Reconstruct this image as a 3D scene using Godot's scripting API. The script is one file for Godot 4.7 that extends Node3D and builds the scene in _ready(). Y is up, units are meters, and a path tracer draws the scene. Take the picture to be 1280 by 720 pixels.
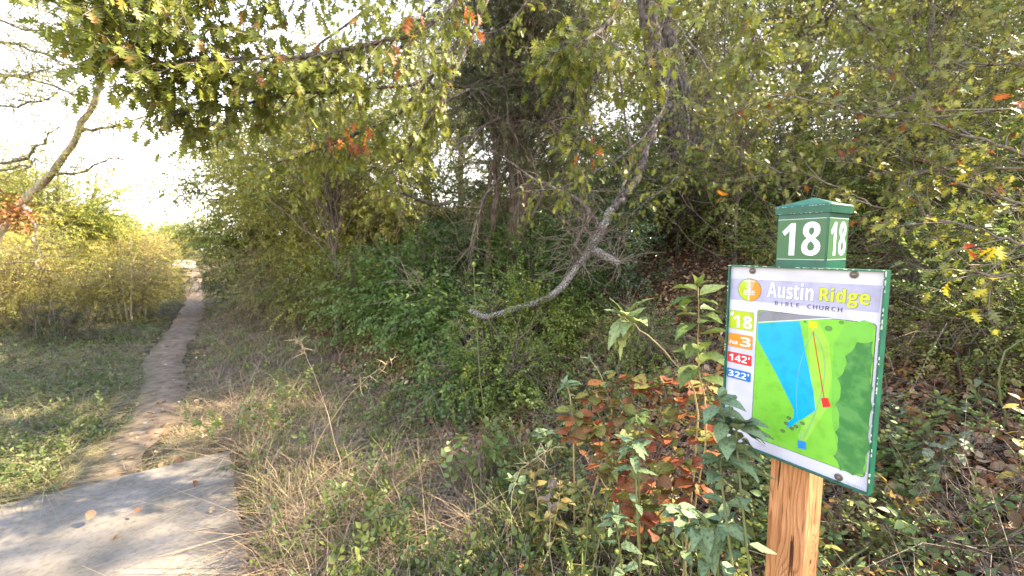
extends Node3D
# A disc-golf tee sign on a post beside a woodland trail: concrete tee pad, trodden path, dry grass, a leaf-littered bank and the trees over it.

var R := RandomNumberGenerator.new()
var M: Dictionary = {}
var taken := {}
const EYE := 1.55


# ---------------------------------------------------------------- geometry
class Geo:
	var v := PackedVector3Array()
	var c := PackedColorArray()
	var i := PackedInt32Array()

	func tube(p: PackedVector3Array, r0: float, r1: float, sides: int, col := Color.WHITE, rough := 0.0, rng: RandomNumberGenerator = null, power := 1.0) -> void:
		var base := v.size()
		var m := p.size()
		var t0 := (p[1] - p[0]).normalized()
		var a := t0.cross(Vector3.UP if absf(t0.y) < 0.9 else Vector3.RIGHT).normalized()
		for k in m:
			var t := (p[mini(k + 1, m - 1)] - p[maxi(k - 1, 0)]).normalized()
			a = (a - t * a.dot(t)).normalized()
			var b := t.cross(a)
			var r := lerpf(r0, r1, pow(float(k) / (m - 1), power))
			for s in sides:
				var an := TAU * s / sides
				var q := r * (1.0 + (rng.randf_range(-rough, rough) if rough > 0.0 else 0.0))
				v.append(p[k] + (a * cos(an) + b * sin(an)) * q)
				c.append(col)
		for k in m - 1:
			for s in sides:
				var q := base + k * sides + s
				var w := base + k * sides + (s + 1) % sides
				i.append_array([q, q + sides, w, w, q + sides, w + sides])
		if r1 > 0.006:   # close the cut end
			var e := v.size()
			v.append(p[m - 1]); c.append(col)
			for s in sides:
				i.append_array([base + (m - 1) * sides + s, e, base + (m - 1) * sides + (s + 1) % sides])

	# a leaf blade along the local +Z of t: stations [along, half width, forward shift of the edge]
	func leaf(t: Transform3D, shape: Array, size: float, fold: float, curl: float, col: Color, ripple := 0.0) -> void:
		var base := v.size()
		var n := shape.size()
		for k in n:
			var st: Array = shape[k]
			var f: float = st[0]
			var w: float = st[1]
			var sh: float = st[2] if st.size() > 2 else 0.0
			var y := -curl * f * f * size
			var rip := ripple * size * sin(k * 2.4)
			v.append(t * Vector3(-w * size, y + fold * w * size + rip, (f + sh) * size))
			v.append(t * Vector3(0, y, f * size))
			v.append(t * Vector3(w * size, y + fold * w * size - rip, (f + sh) * size))
			var mid := Color(minf(col.r * 1.18, 1.0), minf(col.g * 1.15, 1.0), minf(col.b * 1.12, 1.0))
			var b1 := 1.0 + 0.14 * sin(k * 5.3 + base * 1.7)
			var b2 := 1.0 + 0.14 * sin(k * 3.9 + base * 2.3 + 1.0)
			c.append(Color(minf(col.r * b1 * (1.1 if b1 < 0.93 else 1.0), 1.0), minf(col.g * b1, 1.0), col.b * b1)); c.append(mid); c.append(Color(minf(col.r * b2 * (1.1 if b2 < 0.93 else 1.0), 1.0), minf(col.g * b2, 1.0), col.b * b2))
		for k in n - 1:
			var q := base + k * 3
			i.append_array([q, q + 1, q + 3, q + 1, q + 4, q + 3, q + 1, q + 2, q + 4, q + 2, q + 5, q + 4])

	func quad(a: Vector3, b: Vector3, d: Vector3, e: Vector3, col := Color.WHITE) -> void:
		var q := v.size()
		v.append_array([a, b, d, e]); c.append_array([col, col, col, col])
		i.append_array([q, q + 1, q + 2, q, q + 2, q + 3])

	# flat shaded convex solid from two rings (bottom, top)
	func prism(lo: Array, hi: Array, col := Color.WHITE) -> void:
		var n := lo.size()
		for k in n:
			quad(lo[k], lo[(k + 1) % n], hi[(k + 1) % n], hi[k], col)
		for k in range(1, n - 1):
			var q := v.size()
			v.append_array([hi[0], hi[k], hi[k + 1], lo[0], lo[k + 1], lo[k]])
			for z in 6: c.append(col)
			i.append_array([q, q + 1, q + 2, q + 3, q + 4, q + 5])

	func mesh() -> ArrayMesh:
		var nn := PackedVector3Array()
		nn.resize(v.size())
		for k in range(0, i.size(), 3):
			var a := v[i[k]]
			var n := (v[i[k + 2]] - a).cross(v[i[k + 1]] - a)
			nn[i[k]] += n; nn[i[k + 1]] += n; nn[i[k + 2]] += n
		for k in nn.size():
			nn[k] = nn[k].normalized() if nn[k].length_squared() > 1e-20 else Vector3.UP
		var arr := []
		arr.resize(Mesh.ARRAY_MAX)
		arr[Mesh.ARRAY_VERTEX] = v
		arr[Mesh.ARRAY_NORMAL] = nn
		arr[Mesh.ARRAY_COLOR] = c
		arr[Mesh.ARRAY_INDEX] = i
		var m := ArrayMesh.new()
		m.add_surface_from_arrays(Mesh.PRIMITIVE_TRIANGLES, arr)
		return m


# transforms and tints of a MultiMesh while it is being filled
class Many:
	var t: Array[Transform3D] = []
	var c := PackedColorArray()
	func add(at: Transform3D, col: Color) -> void:
		t.append(at); c.append(col)


const OVATE := [[0.0, 0.0], [0.14, 0.17], [0.38, 0.29], [0.62, 0.24], [0.85, 0.1], [1.0, 0.0]]
const ROUND := [[0.0, 0.0], [0.12, 0.2], [0.38, 0.37], [0.65, 0.38], [0.88, 0.22], [1.0, 0.02]]
const LANCE := [[0.0, 0.0], [0.2, 0.13], [0.45, 0.17], [0.75, 0.09], [1.0, 0.0]]
const SMALL := [[0.0, 0.0], [0.35, 0.27], [0.7, 0.2], [1.0, 0.0]]
const STRAP := [[0.0, 0.03], [0.4, 0.035], [0.75, 0.025], [1.0, 0.0]]
const OAK := [[0.0, 0.012], [0.14, 0.02], [0.2, 0.19, 0.07], [0.28, 0.06], [0.38, 0.38, 0.1], [0.47, 0.08], [0.56, 0.36, 0.13], [0.66, 0.08], [0.75, 0.22, 0.13], [0.85, 0.06], [1.0, 0.0]]
const NETTLE := [[0.0, 0.0], [0.1, 0.2], [0.2, 0.25], [0.26, 0.24], [0.4, 0.25], [0.46, 0.22], [0.6, 0.19], [0.66, 0.16], [0.8, 0.1], [1.0, 0.0]]


func u(a: float, b: float) -> float: return R.randf_range(a, b)
func ball() -> Vector3:
	return Vector3(R.randfn(), R.randfn(), R.randfn()).normalized()
func pick(a: Array) -> Variant: return a[R.randi() % a.size()]
func tint(a: Color, b: Color, spread := 0.18) -> Color:
	var k := a.lerp(b, R.randf())
	var g := 1.0 + u(-spread, spread)
	return Color(k.r * g, k.g * g, k.b * g)
# a basis whose +Z runs along dir, rolled about it
func along(dir: Vector3, roll := 0.0) -> Basis:
	var z := dir.normalized()
	var x := (Vector3.UP if absf(z.y) < 0.97 else Vector3.RIGHT).cross(z).normalized()
	var b := Basis(x, z.cross(x), z)
	return b.rotated(z, roll)
func poly(a: Array) -> PackedVector3Array: return PackedVector3Array(a)
# a smooth wobbling line through the given points
func smooth(p: Array, step: int, wob: float) -> PackedVector3Array:
	var cv := Curve3D.new()
	for k in p.size():
		var a: Vector3 = p[maxi(k - 1, 0)]
		var b: Vector3 = p[mini(k + 1, p.size() - 1)]
		var h := (b - a) / 6.0
		cv.add_point(p[k], -h, h)
	var n := (p.size() - 1) * step
	var out := PackedVector3Array()
	for k in n + 1:
		var f := float(k) / n * (p.size() - 1)
		var q := cv.sample(mini(int(f), p.size() - 2), f - mini(int(f), p.size() - 2))
		out.append(q + (ball() * wob if k > 0 else Vector3.ZERO))
	return out


# ---------------------------------------------------------------- nodes
func numbered(called: String) -> String:
	var n: int = taken.get(called, 0)
	taken[called] = n + 1
	return called if n == 0 else "%s_%03d" % [called, n]
func tag(o: Node, label := "", category := "", group := "", kind := "") -> Node:
	if label: o.set_meta("label", label)
	if category: o.set_meta("category", category)
	if group: o.set_meta("group", group)
	if kind: o.set_meta("kind", kind)
	return o
func thing(called: String, label: String, category: String, at := Vector3.ZERO, group := "") -> Node3D:
	var o := Node3D.new()
	o.name = numbered(called)
	add_child(o)
	o.position = at
	tag(o, label, category, group)
	return o
func part(called: String, mesh: Mesh, m: Material, parent: Node = self, at := Transform3D()) -> MeshInstance3D:
	var o := MeshInstance3D.new()
	o.mesh = mesh
	o.material_override = m
	o.transform = at
	o.cast_shadow = GeometryInstance3D.SHADOW_CASTING_SETTING_ON
	var p := parent
	if p == self:
		o.name = numbered(called)
	else:
		var n := called
		var k := 0
		while p.has_node(n):
			k += 1
			n = "%s_%03d" % [called, k]
		o.name = n
	p.add_child(o)
	return o
func leafpart(parent: Node, mesh: Mesh, m: Material, at: Transform3D) -> void:   # a leaf of its own; counted, so that names need no search
	var o := MeshInstance3D.new()
	o.mesh = mesh
	o.material_override = m
	o.transform = at
	var k: int = parent.get_meta("leaves", 0)
	parent.set_meta("leaves", k + 1)
	o.name = "leaf" if k == 0 else "leaf_%03d" % k
	parent.add_child(o)
func many(called: String, mesh: Mesh, m: Material, l: Many, parent: Node = self) -> MultiMeshInstance3D:
	var mm := MultiMesh.new()
	mm.transform_format = MultiMesh.TRANSFORM_3D
	mm.use_colors = true
	mm.mesh = mesh
	mm.instance_count = l.t.size()
	for k in l.t.size():
		mm.set_instance_transform(k, l.t[k])
		mm.set_instance_color(k, l.c[k])
	var o := MultiMeshInstance3D.new()
	o.multimesh = mm
	o.material_override = m
	o.name = numbered(called) if parent == self else called
	parent.add_child(o, true)
	o.set_meta("kind", "stuff")
	return o


# ---------------------------------------------------------------- materials
func plain(col: Color, rough := 0.7, spec := 0.5) -> StandardMaterial3D:
	var m := StandardMaterial3D.new()
	m.albedo_color = col
	m.roughness = rough
	m.metallic_specular = spec
	m.cull_mode = BaseMaterial3D.CULL_DISABLED
	return m
func leafmat(glow: float, rough := 0.5, col := Color.WHITE) -> StandardMaterial3D:
	var m := plain(col, rough, 0.4)
	m.vertex_color_use_as_albedo = true
	m.backlight_enabled = true
	m.backlight = Color(glow, glow, glow)
	return m
func noise(freq: float, seed_: int, oct := 4, kind := FastNoiseLite.TYPE_SIMPLEX_SMOOTH) -> FastNoiseLite:
	var n := FastNoiseLite.new()
	n.noise_type = kind
	n.frequency = freq
	n.seed = seed_
	n.fractal_octaves = oct
	return n
func tex(n: FastNoiseLite, cols: Array, at: Array, normal := false, side := 512, bump := 6.0) -> NoiseTexture2D:
	var t := NoiseTexture2D.new()
	t.width = side; t.height = side
	t.seamless = true
	t.noise = n
	if normal:
		t.as_normal_map = true
		t.bump_strength = bump
	elif cols:
		var g := Gradient.new()
		g.offsets = PackedFloat32Array(at)
		g.colors = PackedColorArray(cols)
		t.color_ramp = g
	return t
# a rough natural surface: three-colour ramp over noise, relief, seen from three sides
func rough_surface(n: FastNoiseLite, cols: Array, at: Array, scale: float, relief: float, rough := 0.95, stretch := Vector3.ONE) -> StandardMaterial3D:
	var m := StandardMaterial3D.new()
	m.albedo_texture = tex(n, cols, at)
	m.uv1_triplanar = true
	m.uv1_scale = stretch * scale
	m.roughness = rough
	m.metallic_specular = 0.25
	m.heightmap_enabled = relief > 0.0
	if relief > 0.0:
		m.heightmap_texture = tex(n, [], [])
		m.heightmap_scale = relief
	return m
func lin(r: float, g: float, b: float) -> Color: return Color(r, g, b).linear_to_srgb()


func materials() -> void:
	M.bark = rough_surface(noise(0.02, 3, 5), [lin(0.035, 0.028, 0.022), lin(0.11, 0.09, 0.07), lin(0.22, 0.19, 0.16)], [0.25, 0.5, 0.8], 2.2, 1.6, 0.95, Vector3(1, 0.35, 1))
	M.cedar_bark = rough_surface(noise(0.03, 5, 5), [lin(0.05, 0.035, 0.025), lin(0.13, 0.09, 0.065), lin(0.2, 0.16, 0.13)], [0.25, 0.5, 0.8], 2.6, 1.4, 0.95, Vector3(1, 0.18, 1))
	M.lichen = rough_surface(noise(0.022, 8, 5), [lin(0.05, 0.042, 0.034), lin(0.15, 0.125, 0.1), lin(0.42, 0.4, 0.35)], [0.32, 0.48, 0.62], 5.0, 1.4)
	M.dead = rough_surface(noise(0.03, 9, 3), [lin(0.1, 0.08, 0.06), lin(0.24, 0.2, 0.155)], [0.35, 0.7], 3.0, 0.3)
	M.pale_wood = rough_surface(noise(0.03, 12, 3), [lin(0.25, 0.2, 0.16), lin(0.5, 0.44, 0.38)], [0.35, 0.65], 2.0, 0.4)
	M.twig = rough_surface(noise(0.04, 21, 2), [lin(0.1, 0.08, 0.06), lin(0.22, 0.18, 0.14)], [0.3, 0.7], 4.0, 0.0)
	M.stem_green = plain(lin(0.1, 0.11, 0.035), 0.6)
	M.stem_tan = plain(lin(0.3, 0.22, 0.1), 0.7)
	M.stem_red = plain(lin(0.17, 0.09, 0.06), 0.7)
	M.leaf = leafmat(0.9, 0.43)
	M.glossy = leafmat(0.6, 0.22)
	M.glossy.metallic_specular = 0.7
	M.matte_leaf = leafmat(0.6, 0.75)
	M.litter = leafmat(0.25, 0.8)
	M.grass = leafmat(0.45, 0.65)
	M.needle = leafmat(0.3, 0.7)
	M.stone = rough_surface(noise(0.012, 31, 6), [lin(0.08, 0.062, 0.045), lin(0.16, 0.125, 0.09), lin(0.28, 0.23, 0.18)], [0.3, 0.5, 0.75], 1.2, 1.5)
	# ground: vertex colours say soil, thatch or litter; noise gives grain
	var s := StandardMaterial3D.new()
	s.albedo_texture = tex(noise(0.02, 41, 6), [Color(0.45, 0.45, 0.45), Color(0.8, 0.78, 0.75), Color(1, 1, 1)], [0.25, 0.5, 0.75], false, 1024)
	s.vertex_color_use_as_albedo = true
	s.uv1_triplanar = true
	s.uv1_world_triplanar = true
	s.uv1_scale = Vector3.ONE * 0.8
	s.roughness = 1.0
	s.metallic_specular = 0.1
	s.heightmap_enabled = true
	s.heightmap_texture = tex(noise(0.05, 43, 5), [], [])
	s.heightmap_scale = 1.5
	M.soil = s
	var d := rough_surface(noise(0.018, 51, 6), [lin(0.135, 0.095, 0.062), lin(0.18, 0.13, 0.088), lin(0.22, 0.165, 0.115)], [0.25, 0.5, 0.75], 0.7, 0.08)
	d.uv1_world_triplanar = true
	M.dirt = d


# ---------------------------------------------------------------- the lie of the land
var bumps := noise(0.35, 77, 3)
func side(x: float, z: float) -> float:   # metres to the right of the trail's middle
	return (x + 3.2) * 0.84 + (-z - 3.6) * 0.5426 + 0.062 * maxf(0.0, -(x + 3.2) * 0.5426 + (-z - 3.6) * 0.84)
func land(x: float, z: float) -> float:
	var s := side(x, z)
	var k := minf(s - 1.55, 14.0)
	var h := 0.36 * k * k / (k + 0.8) if k > 0.0 else 0.0
	h -= 0.025 * maxf(0.0, -k - 5.0) if -k < 60.0 else 0.025 * 55.0
	var d := Vector2(x, z).length()
	h += bumps.get_noise_2d(x * 3.0, z * 3.0) * 0.05 * clampf(absf(s) - 0.3, 0.0, 1.0)
	h += (noise_hill.get_noise_2d(x, z)) * clampf((d - 25.0) / 60.0, 0.0, 1.0) * 2.0
	return h
var noise_hill := noise(0.012, 78, 3)
func on(x: float, z: float, up := 0.0) -> Vector3: return Vector3(x, land(x, z) + up, z)
func upright(x: float, z: float) -> Vector3:
	var e := 0.08
	return Vector3(land(x - e, z) - land(x + e, z), 2.0 * e, land(x, z - e) - land(x, z + e)).normalized()


# ---------------------------------------------------------------- leaf sprays shared by the crowns
var SP := {}
func spray(shape: Array, n: int, size: float, length: float, open: float, droop: float, fold := 0.25, curl := 0.15, wood := 0.0022, shades := 0.22) -> ArrayMesh:
	var g := Geo.new()
	var line := poly([Vector3.ZERO, Vector3(u(-.05, .05) * length, u(-.03, .03) * length, length * 0.5), Vector3(u(-.08, .08) * length, -droop * 0.2 * length, length)])
	g.tube(line, wood, wood * 0.5, 3, Color(0.35, 0.28, 0.2))
	for k in n:
		var f := (k + 0.6) / n
		var p := line[0].lerp(line[1], f * 2.0) if f < 0.5 else line[1].lerp(line[2], f * 2.0 - 1.0)
		var s := 1.0 if k % 2 == 0 else -1.0
		var a := open * u(0.7, 1.25) * (1.0 if k < n - 1 else 0.15)
		var dir := Vector3(s * sin(a), -droop * u(0.2, 1.0) + u(-0.35, 0.35), cos(a)).normalized()
		var w := 1.0 + u(-shades, shades)
		g.leaf(Transform3D(along(dir, u(-0.9, 0.9)), p), shape, size * u(0.7, 1.15), fold * u(0.3, 1.4), curl * u(-0.5, 1.8), Color(minf(w, 1.25), w, w * u(0.8, 1.0)))
	return g.mesh()
func needle_spray() -> ArrayMesh:
	var g := Geo.new()
	for k in 26:
		var f := (k + 1.0) / 26.0
		var a := TAU * k * 0.38
		var dir := Vector3(cos(a) * 0.75, sin(a) * 0.75, 0.8).normalized()
		var w := 1.0 + u(-0.25, 0.25)
		g.leaf(Transform3D(along(dir, u(0, TAU)), Vector3(0, 0, f * 0.16)), STRAP, 0.075 * (1.15 - f * 0.6), 0.3, 0.2, Color(w, w, w))
		g.leaf(Transform3D(along((dir + ball() * 0.6).normalized(), u(0, TAU)), Vector3(0, 0, f * 0.16)), STRAP, 0.05, 0.3, 0.2, Color(w, w, w))
	return g.mesh()
func grass_tuft(n: int, tall: float, width: float, lean: float, shade: float) -> ArrayMesh:
	var g := Geo.new()
	for k in n:
		var a := u(0, TAU)
		var out := Vector3(cos(a), 0, sin(a))
		var acr := Vector3(-sin(a), 0, cos(a)).rotated(out, u(-0.6, 0.6))
		var hh := tall * u(0.45, 1.1)
		var l := lean * u(0.2, 1.4)
		var p := out * u(0, 0.05) + Vector3(u(-.03, .03), 0, u(-.03, .03))
		var w := 1.0 + u(-shade, shade)
		var col := Color(w, w * u(0.93, 1.03), w * u(0.8, 1.05))
		var last := g.v.size()
		for q in 4:
			var f := q / 3.0
			var at := p + out * (l * hh * f * f) + Vector3.UP * (hh * (f - 0.42 * minf(l, 1.6) * f * f)) + acr * sin(f * 4.0 + k) * 0.01
			var ww := width * (1.0 - f * f) + 0.0004
			g.v.append(at - acr * ww); g.v.append(at + acr * ww)
			g.c.append(col); g.c.append(col)
			if q < 3:
				var b := last + q * 2
				g.i.append_array([b, b + 2, b + 1, b + 1, b + 2, b + 3])
	return g.mesh()
func curled_leaf(shape: Array, fold: float, curl: float) -> ArrayMesh:
	var g := Geo.new()
	g.leaf(Transform3D(Basis(), Vector3(0, 0, -0.5)), shape, 1.0, fold, curl, Color(0.9, 0.9, 0.9), 0.05)
	return g.mesh()
func twig_tangle(n: int, size: float, thick: float) -> ArrayMesh:
	var g := Geo.new()
	for k in n:
		var d := (ball() + Vector3(0, 0, 0.9)).normalized()
		var p := Vector3(u(-.1, .1), u(-.1, .1), u(0, .3)) * size
		var l := size * u(0.4, 1.0)
		var q := p + d * l * 0.5 + ball() * l * 0.1
		var e := q + (d + ball() * 0.5).normalized() * l * 0.5
		g.tube(poly([p, q, e]), thick, thick * 0.3, 3)
		if R.randf() < 0.7:
			g.tube(poly([q, q + (d + ball()).normalized() * l * 0.35]), thick * 0.6, thick * 0.2, 3)
	return g.mesh()
func sprays() -> void:
	for k in 3:
		SP["oak%d" % k] = spray(OAK, 6, 0.1, 0.2, 1.0, 0.5, 0.2, 0.2)
		SP["broad%d" % k] = spray(OVATE, 7, 0.075, 0.26, 1.05, 0.25)
		SP["small%d" % k] = spray(SMALL, 15, 0.034, 0.26, 0.95, 0.15)
		SP["tiny%d" % k] = spray(SMALL, 22, 0.022, 0.24, 0.9, 0.1)
		SP["airy%d" % k] = spray(LANCE, 14, 0.055, 0.32, 0.8, 0.4)
		SP["needle%d" % k] = needle_spray()
		SP["tangle%d" % k] = twig_tangle(9, 0.55, 0.003)


# ---------------------------------------------------------------- trees and shrubs
# o: at, height, lean (Vector3), crown (centre above the base), radii, clumps, per, clump_r, spray, scale, a, b (tints), trunk (radius), limbs, wood, leaf, twigs, stems, open (0..1: how far foliage leaves the limb's end)
func tree(called: String, label: String, category: String, group: String, o: Dictionary) -> Node3D:
	var base: Vector3 = o.at
	var t := thing(called, label, category, base, group)
	var lean: Vector3 = o.get("lean", Vector3.ZERO)
	var cen: Vector3 = o.crown
	var rad: Vector3 = o.radii
	var r0: float = o.get("trunk", 0.12)
	var wood: Material = o.get("wood", M.bark)
	var tall: float = o.height
	var stems: int = o.get("stems", 1)
	var tops := []
	for s in stems:
		var off := Vector3(u(-1, 1), 0, u(-1, 1)) * (0.0 if stems == 1 else 0.12 + rad.x * 0.12)
		var fan := Vector3(off.x, 0, off.z).normalized() * (0.0 if stems == 1 else rad.x * u(0.2, 0.6))
		var line := smooth([off + Vector3.DOWN * 0.15, off + fan * 0.25 + lean * 0.25 + Vector3.UP * tall * 0.3, off + fan * 0.6 + lean * 0.6 + Vector3.UP * tall * 0.62, off + fan + lean + Vector3.UP * tall * (u(0.92, 1.0) if stems > 1 else 1.0)], 5, r0 * 0.25 + 0.008 * tall / 4.0)
		var g := Geo.new()
		var rr := r0 * (1.0 if stems == 1 else u(0.7, 1.1))
		g.tube(line, rr * 1.12, rr * 0.22, 9 if r0 > 0.05 else 5, Color.WHITE, 0.1, R)
		part("trunk" if r0 > 0.035 else "stem", g.mesh(), wood, t)
		tops.append(line)
	var n: int = o.clumps
	var per: int = o.per
	var cr: float = o.clump_r
	var big := Geo.new()
	var lists := [Many.new(), Many.new(), Many.new()]
	var a1: Color = o.a
	var a2: Color = o.b
	var sc: float = o.get("scale", 1.0)
	var droop: float = o.get("droop", 0.2)
	var shell: float = o.get("shell", 0.45)
	var n_limb: int = o.get("limbs", 4)
	for k in n:
		var d := ball()
		var e := cen + d * rad * pow(R.randf(), shell) * (1.0 + 0.22 * sin(d.x * 5.0 + base.x) * sin(d.y * 4.0 + base.z))
		if e.y < 0.12: e.y = u(0.12, 0.3)
		var ln: PackedVector3Array = tops[k % stems]
		var f := clampf((e.y - cen.y + rad.y) / (2.0 * rad.y + 0.01) * 0.75 + 0.1, 0.1, 0.95)
		var s := ln[int(f * (ln.size() - 1))]
		var bend := s.lerp(e, 0.5) + Vector3.UP * (e - s).length() * u(-0.05, 0.18) + ball() * 0.08 * (e - s).length()
		var lr := maxf(0.0035, r0 * 0.3 * u(0.5, 1.0) * minf(1.0, (e - s).length() / (rad.x + 0.01)))
		var line := smooth([s, bend, e], 3, 0.03 * (e - s).length())
		if k < n_limb and r0 > 0.04:
			var lg := Geo.new()
			lg.tube(line, lr * 1.7, 0.006, 6, Color.WHITE, 0.1, R)
			part("limb", lg.mesh(), wood, t)
		else:
			big.tube(line, lr, 0.0025, 4)
		for q in 3:
			var p0 := line[2 + q % 3]
			var p2 := p0 + ((e - s).normalized() * 0.5 + ball()).normalized() * cr * u(0.6, 1.5)
			big.tube(poly([p0, p0.lerp(p2, 0.5) + ball() * cr * 0.15, p2]), 0.005, 0.0015, 3)
		var shade := R.randf()
		for q in per:
			var w := Vector3(R.randfn(), R.randfn() * 0.6, R.randfn()) * cr * 0.55
			var out := (w.normalized() * 0.8 + d * 0.5 + ball() * 0.6 + Vector3.DOWN * droop).normalized()
			var ss := sc * u(0.75, 1.25)
			var col := a1.lerp(a2, clampf(shade + u(-0.35, 0.35), 0, 1))
			var gl := u(0.8, 1.2)
			lists[R.randi() % 3].add(Transform3D(along(out, u(-0.8, 0.8)).scaled(Vector3.ONE * ss), e + w), Color(col.r * gl, col.g * gl, col.b * gl))
	if big.v.size():
		tag(part("twigs", big.mesh(), o.get("twig", M.twig), t), "", "", "", "stuff")
	for k in 3:
		if lists[k].t.size():
			many("foliage", SP["%s%d" % [o.spray, k]], o.get("leaf", M.leaf), lists[k], t)
	if o.has("dead"):   # a tangle of bare dead twigs
		var dl := Many.new()
		for k in int(o.dead):
			var d := ball()
			dl.add(Transform3D(along(d + Vector3.DOWN * 0.2, u(0, TAU)).scaled(Vector3.ONE * u(0.6, 1.4)), cen + Vector3(0, o.get("dead_y", 0.0), 0) + d * rad * u(0.2, 1.0)), Color.WHITE)
		many("dead_twigs", SP.tangle0, M.dead, dl, t)
	return t
func copy(src: Node3D, at: Vector3, turn: float, size: float, label: String, group := "") -> Node3D:
	var o: Node3D = src.duplicate()
	var stem := str(src.name)
	o.name = numbered(stem.get_slice("_0", 0))
	add_child(o)
	o.transform = Transform3D(Basis(Vector3.UP, turn).scaled(Vector3.ONE * size), at)
	o.set_meta("label", label)
	if group: o.set_meta("group", group)
	return o


# a leafy bough: wood along the line, side twigs with single leaves. Returns the leaf places.
func bough(g: Geo, tw: Geo, line: PackedVector3Array, r0: float, r1: float, from: float, n: int, reach: float, leaf_n: int, size: float, droop: float) -> Array[Transform3D]:
	var out: Array[Transform3D] = []
	g.tube(line, r0, r1, 7, Color.WHITE, 0.08, R)
	var m := line.size()
	for k in n:
		var f := from + (1.0 - from) * (k + R.randf()) / n
		var x := f * (m - 1)
		var p := line[mini(int(x), m - 2)].lerp(line[mini(int(x), m - 2) + 1], x - mini(int(x), m - 2))
		var fwd := (line[mini(int(x) + 1, m - 1)] - line[maxi(int(x) - 1, 0)]).normalized()
		var d := (fwd * 0.7 + ball() * 0.9 + Vector3.DOWN * droop * 0.4).normalized()
		var l := reach * u(0.5, 1.2)
		var q := p + d * l * 0.5 + ball() * l * 0.06
		var e := q + (d + Vector3.DOWN * droop * 0.5 + ball() * 0.25).normalized() * l * 0.5
		tw.tube(poly([p, q, e]), 0.0045, 0.0015, 4)
		for j in leaf_n:
			var h := 0.25 + 0.75 * (j + R.randf()) / leaf_n
			var at := p.lerp(q, h * 2.0) if h < 0.5 else q.lerp(e, h * 2.0 - 1.0)
			if j % 3 == 2:   # a side twiglet
				var nx := at + (d + ball()).normalized() * u(0.05, 0.12)
				tw.tube(poly([at, nx]), 0.0018, 0.001, 3)
				at = nx
			var dir := (d * 0.5 + ball() * 0.75 + Vector3.DOWN * droop).normalized()
			out.append(Transform3D(along(dir, u(-1.1, 1.1)).scaled(Vector3.ONE * size * u(0.65, 1.2)), at))
	return out


# an upright leafy plant whose every leaf is a part: opposite pairs up each stem
func plant(called: String, label: String, lines: Array, shape: Array, size: float, pairs: int, mats: Array, o := {}) -> Node3D:
	var base: Vector3 = lines[0][0]
	var t := thing(called, label, o.get("category", "plant"), base, o.get("group", ""))
	var kinds := []
	for k in 6:
		var lg := Geo.new()
		lg.leaf(Transform3D(), shape, 1.0, u(0.0, 0.55), u(-0.05, 0.6), Color(0.82, 0.82, 0.82), u(0.01, 0.04))
		kinds.append(lg.mesh())
	var lift: float = o.get("lift", 0.35)
	var from: float = o.get("from", 0.25)
	for l in lines:
		var pts := []
		for p in l: pts.append(p - base)
		var line := smooth(pts, 4, 0.004)
		var g := Geo.new()
		g.tube(line, o.get("thick", 0.004), o.get("thick", 0.004) * 0.45, 6)
		part("stem", g.mesh(), o.get("stem", M.stem_green), t)
		var m := line.size()
		var turn := u(0, TAU)
		for k in pairs:
			var f: float = from + (1.0 - from) * pow((k + 0.5) / pairs, 0.8)
			var x := f * (m - 1)
			var p := line[mini(int(x), m - 2)].lerp(line[mini(int(x), m - 2) + 1], x - mini(int(x), m - 2))
			var ax := (line[m - 1] - line[maxi(m - 4, 0)]).normalized()
			turn += PI / 2 + u(-0.4, 0.4)
			var sz := size * u(0.75, 1.1) * (1.0 - 0.45 * absf(f - 0.6))
			for s in o.get("whorl", 2):
				if R.randf() < o.get("lost", 0.06): continue
				var ang: float = turn + TAU * s / o.get("whorl", 2)
				var b := along(ax)
				var dir: Vector3 = (b.x * cos(ang) + b.y * sin(ang) + ax * lift * u(0.5, 1.6) + Vector3.DOWN * o.get("droop", 0.15) * u(0.3, 1.8)).normalized()
				leafpart(t, pick(kinds), pick(mats), Transform3D(along(dir, u(-0.35, 0.35)).scaled(Vector3.ONE * sz), p + dir * 0.006))
		for k in 3:   # the young leaves at the tip
			var dir := ((line[m - 1] - line[m - 3]).normalized() + ball() * 0.7).normalized()
			leafpart(t, pick(kinds), pick(mats), Transform3D(along(dir, u(-0.5, 0.5)).scaled(Vector3.ONE * size * u(0.35, 0.6)), line[m - 1]))
	t.remove_meta("leaves")
	return t
func greens(base: Color, other: Color, n := 5, glow := 0.6, rough := 0.6) -> Array:
	var out := []
	if not M.has("mottle"): M.mottle = tex(noise(0.013, 111, 5), [Color(0.62, 0.58, 0.5), Color(0.93, 0.93, 0.92), Color(1, 1, 1)], [0.22, 0.4, 0.75])
	for k in n:
		var c := base.lerp(other, float(k) / maxi(n - 1, 1))
		var m := leafmat(glow, rough, lin(c.r, c.g, c.b))
		m.albedo_texture = M.mottle   # spots and blotches of an autumn leaf
		m.uv1_triplanar = true
		m.uv1_scale = Vector3.ONE * u(0.7, 1.1)
		m.uv1_offset = Vector3(u(0, 1), u(0, 1), u(0, 1))
		out.append(m)
	return out


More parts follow.
